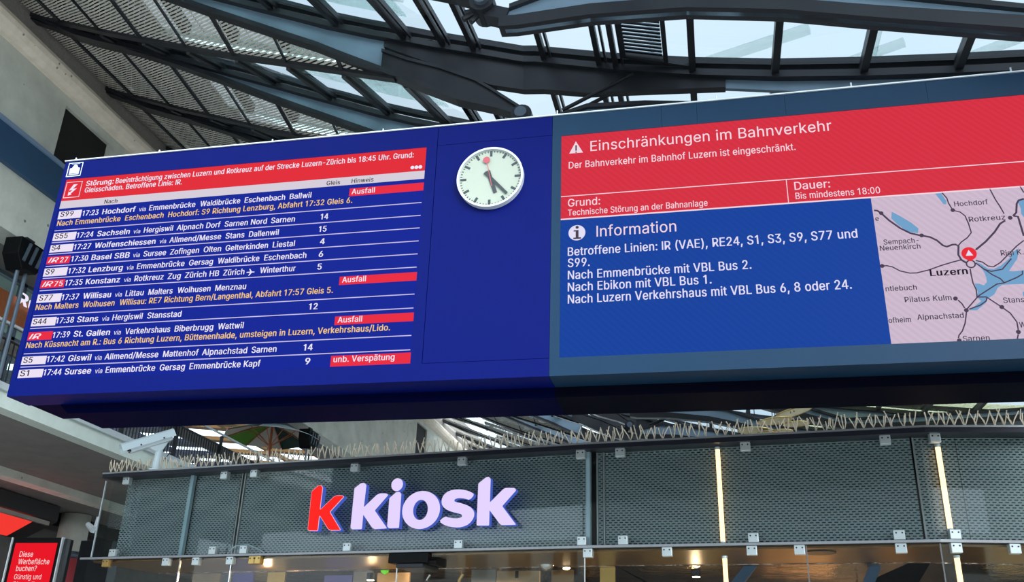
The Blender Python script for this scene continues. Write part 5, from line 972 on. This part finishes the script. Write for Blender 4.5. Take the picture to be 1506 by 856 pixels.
for k in range(8):
    a0 = math.radians(45 * k + 12); a1 = math.radians(45 * (k + 1) + 12)
    e = lambda a, r, z: Vector((pb_.x + math.cos(a) * r, pb_.y + math.sin(a) * r, z))
    am = (a0 + a1) / 2
    mb = MB(); T_ = (0, 0, 0.012)
    mb.prism([PK, e(a0, Rr * .5, (peakz + rimz) / 2 + .05), e(a1, Rr * .5, (peakz + rimz) / 2 + .05)], T_)
    mb.prism([e(a0, Rr * .5, (peakz + rimz) / 2 + .05), e(a0, Rr, rimz), e(am, Rr * .93, rimz + 0.03), e(a1, Rr, rimz), e(a1, Rr * .5, (peakz + rimz) / 2 + .05)], T_)
    mb.build('canopy_segment', cols[k], ps)
    MB().tube([PK - ZV * 0.02, e(a0, Rr * .5, (peakz + rimz) / 2 + .02), e(a0, Rr, rimz - .02)], 0.016, 5).build('rib', 'wood', ps)
    MB().tube([HB, e(a0, Rr * .5, (peakz + rimz) / 2 + .02)], 0.014, 5).build('strut', 'wood', ps)
# floodlights on twin poles by the gallery wall
def flood(px, py, label, X=-11.76):
    c = on_x(px, py, X); t_ = thing('floodlight', label, 'floodlight', (c.x, c.y, 4.64 + 1.6))
    q = [(-0.34, 0.22), (0.34, 0.22), (0.36, -0.05), (0.2, -0.3), (-0.16, -0.34), (-0.34, -0.1)]
    MB().prism([c + Vector((-0.2, a, b)) for a, b in q], (0.34, 0, 0)).build('lamp_housing', 'black_plastic', t_, bevel=0.015)
    for k in range(4): MB().beam(c + Vector((0.16, -0.2 + 0.17 * k, -0.2)), c + Vector((0.16, -0.12 + 0.17 * k, 0.16)), 0.03, 0.05).build('cooling_fin', 'pin_steel', t_)
    for dy in (-0.1, 0.1): MB().tube([(c.x, c.y + dy, 4.64 + 1.6), c + Vector((0, dy, -0.3))], 0.035, 8).build('pole', 'pin_steel', t_)
    MB().beam(c + Vector((0, 0, 0.2)), c + Vector((0, 0, 0.32)), 0.06, 0.2, up=Vector((0, 1, 0))).build('yoke', 'dark_steel', t_)
flood(38, 376, 'black floodlight on twin grey poles beside the left edge of the blue board')
flood(455, 645, 'distant dark floodlight on twin poles right of the parasol')
# shop lettering up on the gallery, cut off by the board
a = on_x(27, 440, -13.25); gs = thing('gallery_sign', 'white shop letters on a brown band behind the left edge of the board', 'sign', a)
fx = (Vector((-13.24, 0, 1.6)), Vector((0, 1, 0)), ZV, Vector((1, 0, 0)))
text_mesh('Ru', 'sign_letters', a.y - 0.02, on_x(27, 446, -13.25).z - 1.6, 0.55, 0.24, 'screen_white', gs, 0, 0.03, frame=fx, depth=0.01)
# gallery back: shelves and people-free furniture reduced to a counter
ct = thing('gallery_counter', 'pale counter block standing at the back of the upper gallery', 'counter', (-17.5, 27, 6.24))
MB().box((-18, 24, 6.24), (-17, 30, 7.2)).build('body', 'concrete_pale', ct, bevel=0.02); MB().box((-18.1, 23.9, 7.2), (-16.9, 30.1, 7.27)).build('top', 'dark_steel', ct)

# ================================================================ LOWER LEFT: advertising screen, column, lights
YA = 13.6
p0 = on_y(20.5, 790, YA); p1 = on_y(92, 791, YA)
wA = p1.x - p0.x; zt_ = (p0.z + p1.z) / 2
ad = thing('advertising_screen', 'upright advertising screen with glowing red display and white writing', 'screen', (p0.x + wA / 2, YA + 0.2, 0))
MB().box((p0.x - 0.0, YA, 0.02), (p1.x, YA + 0.3, zt_)).build('cabinet', 'black_plastic', ad, bevel=0.01)
for x in (p0.x - 0.02, p1.x + 0.002): MB().box((x, YA - 0.02, 0.02), (x + 0.018, YA + 0.05, zt_)).build('side_trim', 'steel_white', ad)
MB().box((p1.x + 0.03, YA + 0.02, 0.02), (p1.x + 0.09, YA + 0.10, zt_ - 0.02)).build('rear_case', 'camera_dark', ad)
asx = MB().box((p0.x + 0.07, YA - 0.012, 0.5), (p1.x - 0.07, YA, zt_ - 0.09)).build('display', 'ad_red', ad)
fa_ = (Vector((0, YA - 0.016, 0)), Vector((1, 0, 0)), ZV, Vector((0, -1, 0)))
for t, x, y, xe, cap, b in (('Diese', 29, 819, 49, .085, .012), ('Werbefläche', 27, 830, 73, .085, .012), ('buchen?', 24, 840, 54, .085, .012), ('Günstig und', 21, 852, 61, .08, 0.0), ('überall', 19, 863, 50, .08, 0.0)):
    q0 = on_y(x, y, YA); q1 = on_y(xe, y - 0.5, YA); text_mesh(t, 'display_text', q0.x, q0.z, q1.x - q0.x, cap, 'ad_text', asx, 0, b, frame=fa_)
cl = on_z(113, 757, 5.87); rcol = 0.40
mat('column_red', lin(196, 84, 92), 0.4)
col = thing('column', 'round grey concrete column with a red lower part behind the advertising screen', 'column', (cl.x, cl.y, 0))
zA, zB_ = on_y(113, 822, cl.y).z, on_y(113, 812, cl.y).z
MB().tube([(cl.x, cl.y, 0), (cl.x, cl.y, zA)], rcol * 0.96, 28).build('red_lower_part', 'column_red', col, smooth=True)  # lower part in one even red tone
MB().tube([(cl.x, cl.y, zA), (cl.x, cl.y, zB_)], rcol * 0.9, 28).build('steel_collar', 'pin_steel', col, smooth=True)
MB().tube([(cl.x, cl.y, zB_), (cl.x, cl.y, 5.86)], rcol, 28).build('shaft', 'concrete', col, smooth=True)
# lower canopy under the gallery, with a red glowing underside
ZR = 1.6 + 3.75
P4 = [on_z(x, y, ZR) for x, y in ((-30, 744), (50, 766), (10, 788), (-30, 780))]
rc = thing('red_light_panel', 'glowing red ceiling panel above the advertising screen', 'light panel', P4[0])
MB().prism(P4, (0, 0, 0.04)).build('glowing_panel', 'red_glow', rc)
q = [on_z(x, y, ZR) for x, y in ((-30, 741), (70, 770))]
MB().beam(q[0], q[1], 0.1, 0.1).build('panel_edge', 'led_tray', rc)
P5 = [on_z(x, y, ZR + 0.1) for x, y in ((-30, 735), (84, 768), (20, 800), (-30, 800))]
MB().prism(P5, (0, 0, 0.4)).build('panel_casing', 'interior_dark', rc)
pl = bpy.data.lights.new('red_light', 'AREA'); pl.energy = 4; pl.size = 2.0; pl.color = (1, 0.12, 0.14)
po = bpy.data.objects.new('red_light', pl); COL.objects.link(po); po.location = (P4[1] + Vector((1.5, -2.5, -0.4))); po.rotation_euler = (math.radians(180), 0, 0)
s2 = on_y(136, 775, 16.8)
sc2 = thing('white_spotlight', 'small white spotlight fixed beside the round column', 'lamp', s2)
MB().tube([s2 + Vector((-0.12, 0, 0.05)), s2 + Vector((0.06, -0.05, -0.06))], [0.05, 0.07], 12).build('head', 'steel_white', sc2); MB().beam(s2 + Vector((0.08, 0, 0.2)), s2 + Vector((0.04, 0, -0.12)), 0.03, 0.04).build('arm', 'steel_white', sc2)
# stair/black hall furniture behind the kiosk end
pv = on_y(135, 795, 17.5)
tag(MB().box((pv.x - 0.25, 17.5, 0), (pv.x + 0.5, 17.8, pv.z)).build('dark_cabinet', 'camera_dark', None, loc=(pv.x, 17.6, 0), bevel=0.01), 'tall black cabinet between the column and the kiosk glass', 'cabinet')
